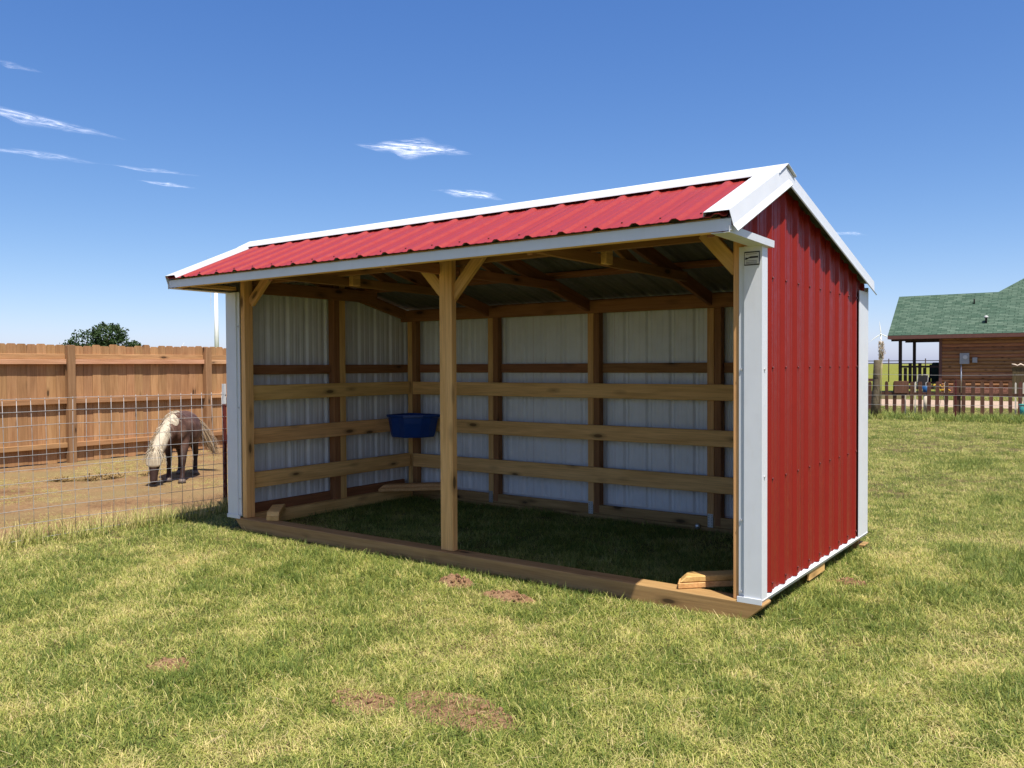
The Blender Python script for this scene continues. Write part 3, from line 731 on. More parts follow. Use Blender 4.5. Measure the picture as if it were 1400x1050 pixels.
for z in (.665, 1.0):
    if z < .9: board('rail', (-8.3, YP-.002, z), (5.6, YP-.002, z), .09, .035, M['picket'], pk)
board('rail', (-8.3, YP-.002, 1.09), (-4.66, YP-.002, 1.09), .085, .035, M['picket'], pk)
board('wide_panel', (-3.86, YP-.058, .68), (-3.86, YP-.058, 1.06), .42, .02, M['picket'], pk)
st_lab = ['pale stake behind the picket fence, first right of the round wooden post', 'pale stake behind the picket fence below the second porch post', 'pale stake behind the picket fence below the house corner',
          'pale stake behind the picket fence left of the olive cabinet front', 'pale stake behind the picket fence nearest the teal tub']
for lab, px in zip(st_lab, (-3.79, -3.50, -2.66, -.80, -.60)):
    mb = MB(); mb.prism([(px-.02, YP+.12, -.02), (px+.02, YP+.12, -.02), (px+.02, YP+.12, 1.0), (px, YP+.12, 1.04), (px-.02, YP+.12, 1.0)], (0, .02, 0))
    tag(mb.build('garden_stake', M['pale']), lab, 'stake', 'pale stakes along the picket fence')

# strand wire fence with round post and steel post
YS = 21.2
sf = empty('strand_wire_fence', (-2, YS, 0), 'strand wire fence with round wooden post in front of the picket fence', 'fence')
mb = MB(); mb.tube([(-4.17, YS, -.05), (-4.15, YS, .5), (-4.11, YS, 1.2), (-4.09, YS, 1.70), (-4.09, YS, 1.715)], [.105, .102, .10, .098, .085], 12)
o = mb.build('wooden_post', M['oldpost'], sf)
tpost(-2.03, YS, 1.13, .001, sf)
for xx in (1.2, 4.6): tpost(xx, YS, 1.13, .001, sf)
for z in (1.29, .95, .69, .43):
    mb = MB(); mb.tube([(x, YS-.115 + .01*math.sin(x), z+.02*math.sin(x*.9+z*5)) for x in np.linspace(-8, 5, 27)], .0042, 5); mb.build('wire', M['wire'], sf)
plm = empty('dry_plume_grass', (-4.09, YS+.4, 0), 'tall dry tan plume grass standing up behind the round wooden post', 'plant')
mb = MB(); mbl = MB()
for k in range(9):
    a = random.uniform(-.07, .07); b = random.uniform(-.07, .07); mbl.tube([(-4.09+a*.3, YS+.4+b*.3, 0), (-4.09+a*.6, YS+.4+b, 1.2), (-4.07+a, YS+.4+b, 1.9)], [.006, .005, .003], 5)
    for j in range(60):
        z = random.uniform(1.72, 2.24); q = 1-abs(z-1.95)/.42
        c = Vector((-4.07+a+random.gauss(0, .025)*q, YS+.4+b+random.gauss(0, .025)*q, z)); d = Vector((random.gauss(0, .3), random.gauss(0, .3), 1)).normalized()*.075; s = Vector((random.gauss(0, 1), random.gauss(0, 1), 0)).normalized()*.007
        mb.add([c-s, c+s, c+d], [(0, 1, 2)])
mbl.build('stem', M['plume'], plm); mb.build('plume', M['plume'], plm)
# small yard things
mb = MB(); mb.prism([(-3.47, 21.75, 0), (-3.15, 21.68, 0), (-3.10, 21.88, 0), (-3.40, 21.98, 0)], (0, 0, .05))
tag(mb.build('flat_stone', M['stone'], None, .015), 'flat pale stone lying in the weeds in front of the picket fence', 'stone')
tb = empty('plastic_tub', (-.48, 22.85, 0), 'teal plastic tub beside the picket fence at the right edge', 'tub')
mb = MB(); mb.tube([(-.46, 22.85, 0), (-.46, 22.85, .40)], [.15, .19], 16); mb.build('tub_body', M['teal'], tb)
mb = MB(); mb.tube([(-.46, 22.85, .401), (-.46, 22.85, .43)], [.205, .205], 16); mb.build('tub_rim', M['teal'], tb)
bp = empty('flower_pot', (-4.45, 30.0, 0), 'blue glazed flower pot behind the picket fence below the porch', 'flower pot')
def at(u, v, dep):   # a point given by direction and distance, used only to lay far things out
    return CAM + (FW + RT*((u-700)/1152.9) + UP*((525-v)/1152.9))*dep
c = Vector((-3.42, 24.9, 0)); bp.location = c
mb = MB(); mb.tube([c+Vector((0, 0, .55)), c+Vector((0, 0, .72)), c+Vector((0, 0, .88))], [.08, .12, .13], 12); mb.build('pot', M['bluepot'], bp)
mb = MB(); mb.tube([c, c+Vector((0, 0, .549))], .09, 8); mb.build('pedestal', M['stone'], bp)
for lab, x, y in (('clump of yellow flowers behind the pickets right of the blue pot', -3.02, 24.5), ('clump of yellow flowers behind the pickets below the house corner', -2.78, 24.6)):
    fl = empty('flower_clump', (x, y, 0), lab, 'flowers', 'yellow flower clumps behind the picket fence')
    ms = MB(); mf = MB()
    for k in range(14):
        a = random.gauss(0, .05); b = random.gauss(0, .08); z = random.uniform(.72, .92); ms.tube([(x, y, 0), (x+a, y+b, z)], .005, 4); mf.ball((x+a, y+b, z), (.035, .035, .02), 6, 4)
    ms.build('stem', M['vine'], fl); mf.build('blossom', M['yellow'], fl)
cb = empty('olive_cabinet', (-1.9, 41.6, 0), 'olive brown plank cabinet standing in front of the log house wall', 'cabinet')
for k in range(8): board('plank', (-2.50+k*.17, 41.4, .02), (-2.50+k*.17, 41.4, 1.40), .163, .03, M['olive'], cb)
mb = MB(); mb.box((-2.57, 41.42, .02), (-1.25, 42.1, 1.36)); mb.build('body', M['olive'], cb)
mb = MB(); mb.box((-2.62, 41.34, 1.402), (-1.2, 42.15, 1.45)); mb.build('top', M['olive'], cb)
mb = MB(); mb.tube([(-2.62, 41.5, 1.56), (-2.48, 41.5, 1.53), (-2.38, 41.5, 1.48), (-2.25, 41.52, 1.55), (-2.12, 41.5, 1.49), (-1.7, 41.55, 1.485)], [.02, .035, .03, .05, .03, .025], 7)
tag(mb.build('driftwood', M['drift']), 'bleached piece of driftwood lying on the olive cabinet', 'driftwood')

# far pipe fence
fpf = empty('pipe_rail_fence', (-15, 75, 0), 'thin dark pipe fence across the field behind the porch', 'fence')
for z in (1.86, 1.63):
    mb = MB(); mb.tube([(-40, 75, z), (12, 75, z)], .035, 6); mb.build('rail', M['porch'], fpf)
for xx in np.arange(-39, 12, 2.97):
    mb = MB(); mb.tube([(xx, 75, -.1), (xx, 75, 2.05)], .05, 6); mb.build('post', M['porch'], fpf)

# ================================================================== TREES behind the privacy fence
def bush(name, label, c, lobes, nleaf, leaf, trunk_h):
    t = empty(name, (c[0], c[1], 0), label, 'tree', 'dark trees behind the privacy fence')
    mb = MB(); mb.tube([(c[0], c[1], -.1), (c[0]+.1, c[1], trunk_h*.6), (c[0], c[1]+.1, trunk_h)], [.28, .2, .12], 8)
    for (lx, ly, lz, r, rz) in lobes[:8]: mb.tube([(c[0], c[1], trunk_h*.7), (c[0]+lx*.6, c[1]+ly*.6, (trunk_h+lz)/2), (c[0]+lx, c[1]+ly, lz)], [.12, .08, .03], 6)
    mb.build('trunk', M['bark'], t)
    vs = []; fs = []
    wts = np.array([l[3]**2 for l in lobes]); wts /= wts.sum()
    for i in range(nleaf):
        lx, ly, lz, r, rz = lobes[rng.choice(len(lobes), p=wts)]
        d = Vector(rng.normal(size=3)).normalized(); q = rng.uniform(.45, 1.0)**.5
        q *= 1 + .35*noise.noise(d*2.3 + Vector((lx, ly, lz)))
        p = Vector((c[0]+lx+d.x*r*q, c[1]+ly+d.y*r*q, lz+d.z*rz*q))
        a = Vector(rng.normal(size=3)).normalized(); b = a.cross(Vector(rng.normal(size=3))).normalized(); s = leaf*rng.uniform(.6, 1.4)
        k = len(vs); vs += [p-a*s, p+b*s*.5, p+a*s, p-b*s*.5]; fs.append((k, k+1, k+2, k+3))
    mb = MB(); mb.add(vs, fs); mb.build('crown', M['leaf'], t)
d1 = 60
cA = at(138, 470, d1); cB = at(185, 470, d1)
Rv = Vector((RT.x, RT.y, 0)).normalized(); 
def lob(dx, z, r, rz): return (Rv.x*dx, Rv.y*dx + random.uniform(-.6, .6), z, r, rz)
bush('dark_tree', 'dark green rounded tree rising behind the privacy fence', (cA.x, cA.y), [lob(-1.9, 2.7, 1.0, .8), lob(-1.0, 3.4, 1.1, .9), lob(0, 4.0, 1.2, .85), lob(.7, 3.9, 1.1, .8), lob(1.3, 3.0, 1.1, .9), lob(-.3, 2.6, 1.5, 1.0), lob(.6, 2.4, 1.4, 1.1), lob(-1.5, 2.0, 1.2, 1.0)], 9000, .10, 1.8)
bush('low_tree', 'lower feathery tree right of the rounded tree behind the fence', (cB.x, cB.y), [lob(-.4, 2.7, .8, .6), lob(.1, 3.05, .45, .5), lob(.6, 2.5, .7, .5), lob(1.2, 2.1, .7, .4), lob(-.9, 2.2, .8, .7), lob(1.7, 1.8, .7, .4)], 4500, .09, 1.4)

# ================================================================== WIND TURBINES
def turbine(label, base, hub, bl, yaw, rot0, r0):
    t = empty('wind_turbine', base, label, 'wind turbine', 'white wind turbines on the horizon')
    x, y, _ = base
    mb = MB(); mb.tube([(x, y, -1), (x, y, hub*.5), (x, y, hub)], [r0, r0*.85, r0*.62], 16); mb.build('tower', M['turbine'], t)
    ax = Vector((math.cos(yaw), math.sin(yaw), 0)); sd = Vector((-ax.y, ax.x, 0)); h = Vector((x, y, hub+r0*.6))
    mb = MB(); mb.tube([h-ax*r0*2.6, h-ax*r0*2, h+ax*r0*1.6, h+ax*r0*1.8], [r0*.5, r0*.75, r0*.75, r0*.6], 10); mb.build('nacelle', M['turbine'], t)
    hb = h + ax*r0*2.1; mb = MB(); mb.ball(hb, r0*.62, 10, 6); mb.build('hub', M['turbine'], t)
    for k in range(3):
        a = rot0 + k*2*math.pi/3; d = Vector((0, 0, 1))*math.cos(a) + sd*math.sin(a); w = d.cross(ax)
        mb = MB(); vs = []
        for q, ch_ in ((.02, .6), (.10, .7), (.22, 1.15), (.6, .75), (1, .15)):
            c = hb + d*bl*q; cw = ch_*r0; vs += [c - w*cw*.4, c + ax*cw*.14, c + w*cw*.6, c - ax*cw*.14]
        fs = [(4*i+j, 4*i+(j+1) % 4, 4*i+4+(j+1) % 4, 4*i+4+j) for i in range(4) for j in range(4)] + [(3, 2, 1, 0), (16, 17, 18, 19)]
        mb.add(vs, fs); mb.build('blade', M['turbine'], t)
# yaw of left one: rotor edge-on
turbine('tall white turbine tower rising beside the shed eave above the fence', (-565.3, 386.5, 0), 69, 27, math.atan2(RT.y, RT.x)+.25+math.pi, math.pi, 1.85)
turbine('small white wind turbine with three blades above the round wooden post', (-508, 2298, 0), 76, 34, math.atan2(2298+5, -508-2)+math.pi, R(-6), 2.6)
turbine('tiny distant turbine half hidden by the shed corner trim', (-648, 2743, 0), 62, 34, math.atan2(-FW.y, -FW.x)+1.2, R(15), 1.7)
turbine('distant turbine whose blade tip shows above the privacy fence', (-1361.8, 858.6, 0), 26, 22, math.atan2(-FW.y, -FW.x)+.6, R(25), 1.2)

# ================================================================== CLOUDS (thin cirrus at altitude)
def cloudmat():
    m, nt, b = newmat('cirrus'); L = nt.links
    p = nd(nt, 'ShaderNodeTexCoord').outputs['Object']
    at_ = nd(nt, 'ShaderNodeAttribute'); at_.attribute_name = 'wisp'
    n = noise_(nt, mapping(nt, p, (.0016, .0085, .01)), 1.0, 6, .62, 1.2)
    n2 = noise_(nt, mapping(nt, p, (.0035, .006, .01)), 1.0, 5, .65, 1.5)
    a = math_(nt, 'MULTIPLY', at_.outputs['Fac'], ramp(nt, n, [(.34, (0, 0, 0)), (.86, (1, 1, 1))]))
    a = math_(nt, 'MULTIPLY', a, ramp(nt, n2, [(.36, (.0,)*3), (.62, (1, 1, 1))]), True)
    tr = nd(nt, 'ShaderNodeBsdfTransparent'); tl = nd(nt, 'ShaderNodeBsdfTranslucent'); tl.inputs[0].default_value = (.95, .95, .95, 1)
    mx = nd(nt, 'ShaderNodeMixShader'); L.new(a, mx.inputs[0]); L.new(tr.outputs[0], mx.inputs[1]); L.new(tl.outputs[0], mx.inputs[2])
    L.new(mx.outputs[0], nt.nodes['Material Output'].inputs[0]); return m
M['cloud'] = cloudmat()
def cloud(label, a, b, width, dens, bend=0, asym=.5, grp='thin white cirrus clouds'):
    a = Vector((a[0], a[1], 2000)); b = Vector((b[0], b[1], 2000)); X = (b-a).normalized(); L = (b-a).length; Yv = Vector((-X.y, X.x, 0))
    nu, nv = 60, 14; vs = []; den = []
    for i in range(nu+1):
        s = i/nu; taper = (math.sin(math.pi*min(1, max(0, s)))**1.15) * (1-.5*abs(s-asym))
        for j in range(nv+1):
            q = j/nv*2-1
            ww = width*.5*(taper*.9+.05)*(1+.5*noise.noise(Vector((s*6, q, L*.01))))
            vs.append((s*L-L/2 + .06*L*noise.noise(Vector((q*2.5, s*3, 8))), q*ww + width*.22*noise.noise(Vector((s*4.5, L*.013, 2))) + bend*math.sin(math.pi*s)*width, 0 + 6*noise.noise(Vector((s*5, q*2, 1)))))
            den.append(max(0, (1-q*q))**1.9*taper*dens*(1 if 0 < i < nu else 0))
    fs = [(i*(nv+1)+j, i*(nv+1)+j+1, (i+1)*(nv+1)+j+1, (i+1)*(nv+1)+j) for i in range(nu) for j in range(nv)]
    me = bpy.data.meshes.new('cirrus_cloud'); me.from_pydata(vs, [], fs); at_ = me.attributes.new('wisp', 'FLOAT', 'POINT'); at_.data.foreach_set('value', den)
    o = mkobj('cirrus_cloud', me, M['cloud'], None, (a+b)/2, (0, 0, math.atan2(X.y, X.x)))
    tag(o, label, 'cloud', grp); return o
cloud('long slanting cirrus streak at the upper left edge of the sky', (-7170, 2400), (-7130, 4060), 480, 1.1, .0, .45)
cloud('faint cirrus streak just below the long slanting one', (-8420, 3200), (-8110, 4420), 420, .7)
cloud('faint thread of cirrus continuing right of the lower streak', (-8140, 4350), (-7830, 5300), 260, .7)
cloud('short bright wisp below the faint thread at left', (-8560, 4950), (-8400, 5620), 280, 1.2)
cloud('bright horizontal cirrus wisp high above the middle of the roof', (-5640, 5330), (-5000, 6280), 760, 1.9, .0, .45)
cloud('small curved wisp just above the roof ridge', (-6430, 7250), (-6110, 8250), 600, 1.4, -.25, .35)
cloud('faint dash of cloud right of the red gable', (-3720, 13050), (-3250, 13900), 420, .8)
cloud('faint smudge of cirrus at the far upper left', (-5960, 2380), (-5940, 2800), 160, .6)

# ================================================================== PONY
PC = Vector((-9.17, 1.86, 0)); PYAW = math.atan2(-.808, .589) + .19
pony = empty('pony', PC, 'grazing dark brown pony with cream mane and tail in the dirt paddock', 'pony', None, PYAW)
def coatmat():
    m, nt, b = newmat('pony_coat'); L = nt.links
    p = nd(nt, 'ShaderNodeTexCoord').outputs['Object']
    n = noise_(nt, p, 7, 4, .6)
    c = ramp(nt, n, [(.3, (.045, .021, .014)), (.55, (.095, .050, .034)), (.75, (.17, .105, .078))])
    sx = nd(nt, 'ShaderNodeSeparateXYZ'); L.new(p, sx.inputs[0])
    leg = ramp(nt, sx.outputs[2], [(.0, (1, 1, 1)), (.40, (1, 1, 1)), (.55, (0, 0, 0))])
    c = mixc(nt, c, (.022, .012, .010), math_(nt, 'MULTIPLY', leg, .8))
    L.new(c, b.inputs['Base Color']); b.inputs['Roughness'].default_value = .6; b.inputs['Specular IOR Level'].default_value = .18
    bump(nt, b, noise_(nt, mapping(nt, p, (60, 60, 20)), 3, 2), .2, .004); return m
M['coat'] = coatmat()
def hairmat(name, a, b_):
    m, nt, b = newmat(name); p = nd(nt, 'ShaderNodeTexCoord').outputs['Object']
    hn = noise_(nt, mapping(nt, p, (38, 55, 7)), 1.5, 4, .65); bump(nt, b, hn, .5, .01)
    c = ramp(nt, hn, [(.3, a), (.7, b_)])
    nt.links.new(c, b.inputs['Base Color']); b.inputs['Roughness'].default_value = .6; return m
M['mane'] = hairmat('cream_hair', (.36, .295, .20), (.50, .44, .33)); M['tail'] = hairmat('tail_hair', (.26, .165, .085), (.46, .37, .25)); M['strand'] = hairmat('pale_hair_strands', (.50, .42, .29), (.70, .62, .48)); M['hoof'] = paint('hoof', (.12, .09, .07), .6); M['eye'] = paint('dark_eye', (.01, .008, .006), .15, .6)
def chain(mb, pts, n=14):
    """pts: (x,y,z, rx, ry, rz); dense overlapping ellipsoids along the polyline"""
    for a, b in zip(pts, pts[1:]):
        k = max(2, int((Vector(a[:3])-Vector(b[:3])).length/.025))
        for i in range(k+1):
            t = i/k; q = [u+(v-u)*t for u, v in zip(a, b)]
            mb.ball(q[:3], q[3:], 12, 8)
bod = MB()
chain(bod, [(-.50, 0, .74, .10, .13, .15), (-.40, 0, .75, .13, .20, .20), (-.26, 0, .745, .15, .235, .225), (-.06, 0, .69, .16, .285, .255), (.14, 0, .69, .16, .275, .255), (.30, 0, .73, .14, .20, .235), (.42, 0, .71, .10, .165, .185)])
chain(bod, [(.12, 0, .87, .08, .07, .09), (.26, 0, .90, .09, .065, .09), (.36, 0, .86, .09, .075, .10)])
chain(bod, [(-.48, 0, .86, .07, .10, .07), (-.30, 0, .885, .09, .12, .08)])
# neck and head (reaching down, turned slightly to its right)
chain(bod, [(.34, 0, .80, .15, .13, .18), (.50, -.05, .72, .13, .105, .145), (.63, -.12, .585, .11, .09, .115), (.72, -.17, .465, .085, .080, .095)])
chain(bod, [(.745, -.17, .445, .085, .085, .08), (.80, -.18, .36, .075, .088, .075), (.83, -.187, .27, .058, .072, .065), (.855, -.188, .17, .048, .055, .055), (.87, -.188, .095, .048, .052, .045), (.875, -.188, .075, .042, .048, .04)])
chain(bod, [(.735, -.17, .34, .05, .05, .06), (.78, -.18, .24, .045, .045, .05), (.835, -.188, .10, .03, .035, .03)])
for s in (-1, 1): chain(bod, [(.70, -.17+s*.070, .475, .022, .022, .022), (.69, -.17+s*.092, .52, .016, .020, .022), (.685, -.17+s*.10, .560, .008, .008, .012)])
def legF(y, fx):
    chain(bod, [(.32, y*.9, .66, .10, .085, .13), (.33+fx*.25, y, .52, .075, .065, .09), (.33+fx*.55, y, .40, .052, .050, .06), (.335+fx*.75, y, .31, .045, .045, .05), (.335+fx*.86, y, .22, .032, .032, .04), (.335+fx*.97, y, .12, .036, .035, .036), (.355+fx, y, .075, .036, .036, .036), (.365+fx, y, .05, .042, .042, .035)])
def legH(y, fx):
    chain(bod, [(-.38, y*.85, .68, .13, .095, .15), (-.34+fx*.2, y, .54, .095, .075, .10), (-.42+fx*.5, y, .42, .060, .055, .07), (-.50+fx*.7, y, .335, .046, .044, .055), (-.485+fx*.8, y, .23, .033, .033, .04), (-.475+fx, y, .13, .036, .036, .036), (-.455+fx, y, .078, .036, .036, .034), (-.445+fx, y, .05, .043, .043, .035)])
legF(.115, .20); legF(-.10, .02); legH(.115, .02); legH(-.115, -.05)
bo = bod.build('body', M['coat'], None, 0, (0, 0, 0)); bo.parent = pony; bo.location = (0, 0, 0)
for t, kw in (('REMESH', dict(mode='VOXEL', voxel_size=.014)), ('SMOOTH', dict(factor=.5, iterations=7))):
    md = bo.modifiers.new(t.lower(), t)
    for a, b in kw.items(): setattr(md, a, b)
bpy.context.view_layer.update()
dg = bpy.context.evaluated_depsgraph_get(); me = bpy.data.meshes.new_from_object(bo.evaluated_get(dg)); bo.modifiers.clear(); bo.data = me
me.polygons.foreach_set('use_smooth', [True]*len(me.polygons))
if not me.materials: me.materials.append(M['coat'])
for x, y, z in ((.572, .115, 0), (.392, -.10, 0), (-.418, .115, 0), (-.488, -.115, 0)):
    mb = MB(); mb.tube([(x+.012, y, .0), (x, y, .052)], [.054, .044], 12); h = mb.build('hoof', M['hoof'], None, 0, (0, 0, 0)); h.parent = pony; h.location = (0, 0, .006)
for s in (-1, 1):
    mb = MB(); mb.ball((.825, -.18+s*.082, .355), .016, 8, 6); e = mb.build('eye', M['eye'], None, 0, (0, 0, 0)); e.parent = pony; e.location = (0, 0, 0)
def hair(name, strands, mat, w=.012):
    vs = []; fs = []
    for st in strands:
        k = len(vs); n = len(st)
        for i, p in enumerate(st):
            p = Vector(p); d = (Vector(st[min(i+1, n-1)]) - Vector(st[max(i-1, 0)])).normalized()
            sd = d.cross(Vector((random.gauss(0, .3), random.gauss(0, .3)+1, random.gauss(0, .3)))).normalized()
            sd2 = d.cross(sd); q = w*(1-.75*i/(n-1)); vs += [p-sd*q, p+sd2*q*.5, p+sd*q]
        for i in range(n-1): fs += [(k+3*i, k+3*i+1, k+3*i+4, k+3*i+3), (k+3*i+1, k+3*i+2, k+3*i+5, k+3*i+4)]
    mb = MB(); mb.add(vs, fs, 0, True); o = mb.build(name, mat, None, 0, (0, 0, 0)); o.parent = pony; o.location = (0, 0, 0); return o
def shell(name, pts, mat, it=6):
    m_ = MB(); chain(m_, pts); o = m_.build(name, mat, None, 0, (0, 0, 0)); o.parent = pony; o.location = (0, 0, 0)
    a_ = o.modifiers.new('remesh', 'REMESH'); a_.mode = 'VOXEL'; a_.voxel_size = .012; b_ = o.modifiers.new('smooth', 'SMOOTH'); b_.factor = .5; b_.iterations = it
    bpy.context.view_layer.update(); me_ = bpy.data.meshes.new_from_object(o.evaluated_get(bpy.context.evaluated_depsgraph_get())); o.modifiers.clear(); o.data = me_
    me_.polygons.foreach_set('use_smooth', [True]*len(me_.polygons))
    if not me_.materials: me_.materials.append(mat)
    return o
shell('mane', [(.22, 0, .965, .05, .03, .03), (.33, -.005, .90, .085, .080, .085), (.44, -.035, .815, .11, .118, .115), (.55, -.085, .715, .105, .110, .11), (.65, -.135, .60, .095, .105, .105), (.735, -.165, .50, .07, .098, .085)], M['mane'])
shell('forelock', [(.745, -.17, .50, .06, .085, .06), (.82, -.178, .435, .055, .115, .06), (.855, -.183, .36, .042, .118, .06), (.875, -.186, .305, .022, .105, .045)], M['mane'])
shell('tail', [(-.52, .01, .85, .04, .04, .04), (-.60, .06, .82, .05, .055, .06), (-.68, .15, .69, .05, .06, .07), (-.71, .24, .53, .045, .055, .075), (-.71, .31, .40, .035, .045, .06), (-.70, .345, .32, .02, .028, .04)], M['tail'])
crest = [Vector(p) for p in ((.26, 0, .985), (.40, -.02, .955), (.53, -.065, .865), (.65, -.125, .72), (.735, -.17, .575), (.765, -.18, .52))]
def cr(t):
    t *= len(crest)-1; i = min(int(t), len(crest)-2); return crest[i].lerp(crest[i+1], t-i)
S_ = []
for k in range(150):
    t = random.random()**.85; p = cr(t); side = -1 if random.random() < .55 else 1
    rr = .148-.048*t; ln = random.uniform(.12, .30)*(1 if side < 0 else .72)*(1-.25*t)
    st = []
    for i in range(6):
        q = i/5; out = side*(rr*math.sin(min(q*ln/rr, 1.45))); dz = -rr*(1-math.cos(min(q*ln/rr, 1.45))) - max(0, q*ln-rr*1.45)*.9
        st.append(p + Vector((.02*q + random.gauss(0, .006) + .07*q*ln/.3*(.5+.5*t), out*1.03 + random.gauss(0, .005), dz + .012 + random.gauss(0, .004))))
    S_.append(st)
hair('mane_hair', S_, M['strand'], .004)
S_ = []
for k in range(110):
    a = random.uniform(-1.2, 1.2); p = Vector((.77+random.gauss(0, .012), -.18+.03*a, .525)); ln = random.uniform(.16, .27)
    st = [p + Vector((.055*min(1, q*1.6) + .028*q + .004*random.gauss(0, 1), (.105*a)*min(1, q*1.5)*1.0, -ln*q + .01)) for q in (0, .2, .4, .6, .8, 1)]
    S_.append([v + Vector((.050*math.cos(a), 0, 0)) if i else v for i, v in enumerate(st)])
hair('forelock_hair', S_, M['strand'], .004)
S_ = []
for k in range(420):
    g = lambda s: random.gauss(0, s)
    a, b, c = g(1), g(1), g(1); e = random.uniform(.75, 1.08)
    base = [(-.55, .02, .85), (-.64, .08, .83), (-.70, .16, .70), (-.72, .24, .55), (-.72, .31, .40), (-.70, .355, .29)]
    sp = (.012, .022, .035, .040, .042, .040)
    S_.append([Vector((x+a*s_*.8, y*e+b*s_, .85-(.85-z)*e+c*s_*.45)) for (x, y, z), s_ in zip(base, sp)])
hair('tail_hair', S_, M['tail'], .0045)

# dung and hay scraps on the paddock
def litter(label, c, rx, ry, n, h):
    mb = MB()
    for k in range(n):
        a = random.random()*6.28; q = math.sqrt(random.random()); p = Vector((c[0]+rx*q*math.cos(a), c[1]+ry*q*math.sin(a), .008+random.random()*h*(1-q)))
        d = Vector((random.gauss(0, 1), random.gauss(0, 1), random.gauss(0, .25))).normalized()*random.uniform(.03, .09); s = d.cross(Vector((0, 0, 1))).normalized()*.006
        mb.add([p-d-s, p-d+s, p+d+s, p+d-s], [(0, 1, 2, 3)])
    mb.ball((c[0], c[1], .0), (rx*.8, ry*.8, h*.7), 14, 6)
    return tag(mb.build('hay_scrap', M['straw']), label, 'hay', 'scraps of hay on the paddock dirt')
litter('small low heap of hay left of the larger hay scrap', (-10.35, .74), .20, .12, 260, .05)
litter('long flat scrap of hay in front of the fence middle bay', (-10.1, 1.16), .22, .34, 420, .05)
litter('thin scatter of hay nearest the pony', (-9.95, 1.80), .12, .16, 120, .02)

# ================================================================== GRASS (instanced tufts)
TUF = bpy.data.collections.new('grass_sources')
def tuft(i, n, rad, lmin, lmax, w, droop, curl=2.0):
    vs = []; fs = []; bl = []; al = []
    for k in range(n):
        a = random.random()*6.28; q = math.sqrt(random.random())*rad; p = Vector((q*math.cos(a), q*math.sin(a), -.004))
        d = random.random()*6.28; ln = random.uniform(lmin, lmax); lean = random.uniform(.15, droop)**1.0
        hd = Vector((math.cos(d), math.sin(d), 0)); sd = Vector((-hd.y, hd.x, 0)); c = random.random()**1.3
        cv = random.uniform(.1, curl); tw = random.gauss(0, .9)
        pts = []; ang = lean; pos = p.copy()
        for j in range(5):
            pts.append(pos.copy()); pos = pos + (hd*math.sin(ang) + sd*tw*.25*math.sin(ang) + Vector((0, 0, math.cos(ang))))*ln/4; ang += cv/3
        b = len(vs)
        for j, pt in enumerate(pts[:4]):
            ww = w*(1-.2*j)*random.uniform(.9, 1.1)/2; vs += [pt-sd*ww, pt+sd*ww]; bl += [c, c]; al += [j/4]*2
        vs.append(pts[4]); bl.append(c); al.append(1)
        fs += [(b, b+1, b+3, b+2), (b+2, b+3, b+5, b+4), (b+4, b+5, b+7, b+6), (b+6, b+7, b+8)]
    vs = [(v[0], v[1], max(v[2], -.004 if v[2] < 0 else .004)) for v in vs]
    me = bpy.data.meshes.new('grass_tuft'); me.from_pydata(vs, [], fs)
    for nm, arr in (('blade', bl), ('along', al)):
        t = me.attributes.new(nm, 'FLOAT', 'POINT'); t.data.foreach_set('value', arr)
    me.materials.append(M['grass']); me.polygons.foreach_set('use_smooth', [True]*len(me.polygons))
    o = bpy.data.objects.new('grass_tuft_%02d' % i, me); TUF.objects.link(o); return o
for i in range(6): tuft(i, 32, .08, .022, .078, .0045, 1.25, 2.4)
for i in range(6, 9): tuft(i, 26, .07, .04, .12, .0046, 1.0, 1.8)
for i in range(9, 11): tuft(i, 36, .095, .03, .085, .0044, 1.5, 2.4)      # matted
for i in range(11, 13): tuft(i, 14, .04, .10, .24, .0045, .45, 1.0)      # tall stalks
def grass_object(name, P, S, T, I):
    n = len(P); me = bpy.data.meshes.new(name); me.from_pydata([tuple(p) for p in P], [], [])
    for nm, typ, arr in (('size', 'FLOAT', S), ('tint', 'FLOAT', T), ('pick', 'INT', I), ('turn', 'FLOAT', rng.uniform(0, 6.283, n))):
        a = me.attributes.new(nm, typ, 'POINT'); a.data.foreach_set('value', np.asarray(arr, dtype=np.int32 if typ == 'INT' else np.float32))
    o = mkobj(name, me, M['grass']); o['kind'] = 'stuff'
    ng = bpy.data.node_groups.new(name+'_nodes', 'GeometryNodeTree')
    ng.interface.new_socket('Geometry', in_out='INPUT', socket_type='NodeSocketGeometry'); ng.interface.new_socket('Geometry', in_out='OUTPUT', socket_type='NodeSocketGeometry')
    gi = ng.nodes.new('NodeGroupInput'); go = ng.nodes.new('NodeGroupOutput'); ip = ng.nodes.new('GeometryNodeInstanceOnPoints'); ci = ng.nodes.new('GeometryNodeCollectionInfo')
    ci.inputs['Collection'].default_value = TUF; ci.inputs['Separate Children'].default_value = True; ci.inputs['Reset Children'].default_value = True
    def attr(nm, t):
        a = ng.nodes.new('GeometryNodeInputNamedAttribute'); a.data_type = t; a.inputs['Name'].default_value = nm; return a.outputs['Attribute']
    L = ng.links; L.new(gi.outputs[0], ip.inputs['Points']); L.new(ci.outputs[0], ip.inputs['Instance']); ip.inputs['Pick Instance'].default_value = True
    L.new(attr('pick', 'INT'), ip.inputs['Instance Index']); L.new(attr('size', 'FLOAT'), ip.inputs['Scale'])
    cx = ng.nodes.new('ShaderNodeCombineXYZ'); L.new(attr('turn', 'FLOAT'), cx.inputs[2]); L.new(cx.outputs[0], ip.inputs['Rotation'])
    L.new(ip.outputs[0], go.inputs[0]); md = o.modifiers.new('grass', 'NODES'); md.node_group = ng
    return o
c2 = np.array((CAM.x, CAM.y)); f2 = np.array((FW.x, FW.y)); r2 = np.array((RT.x, RT.y))
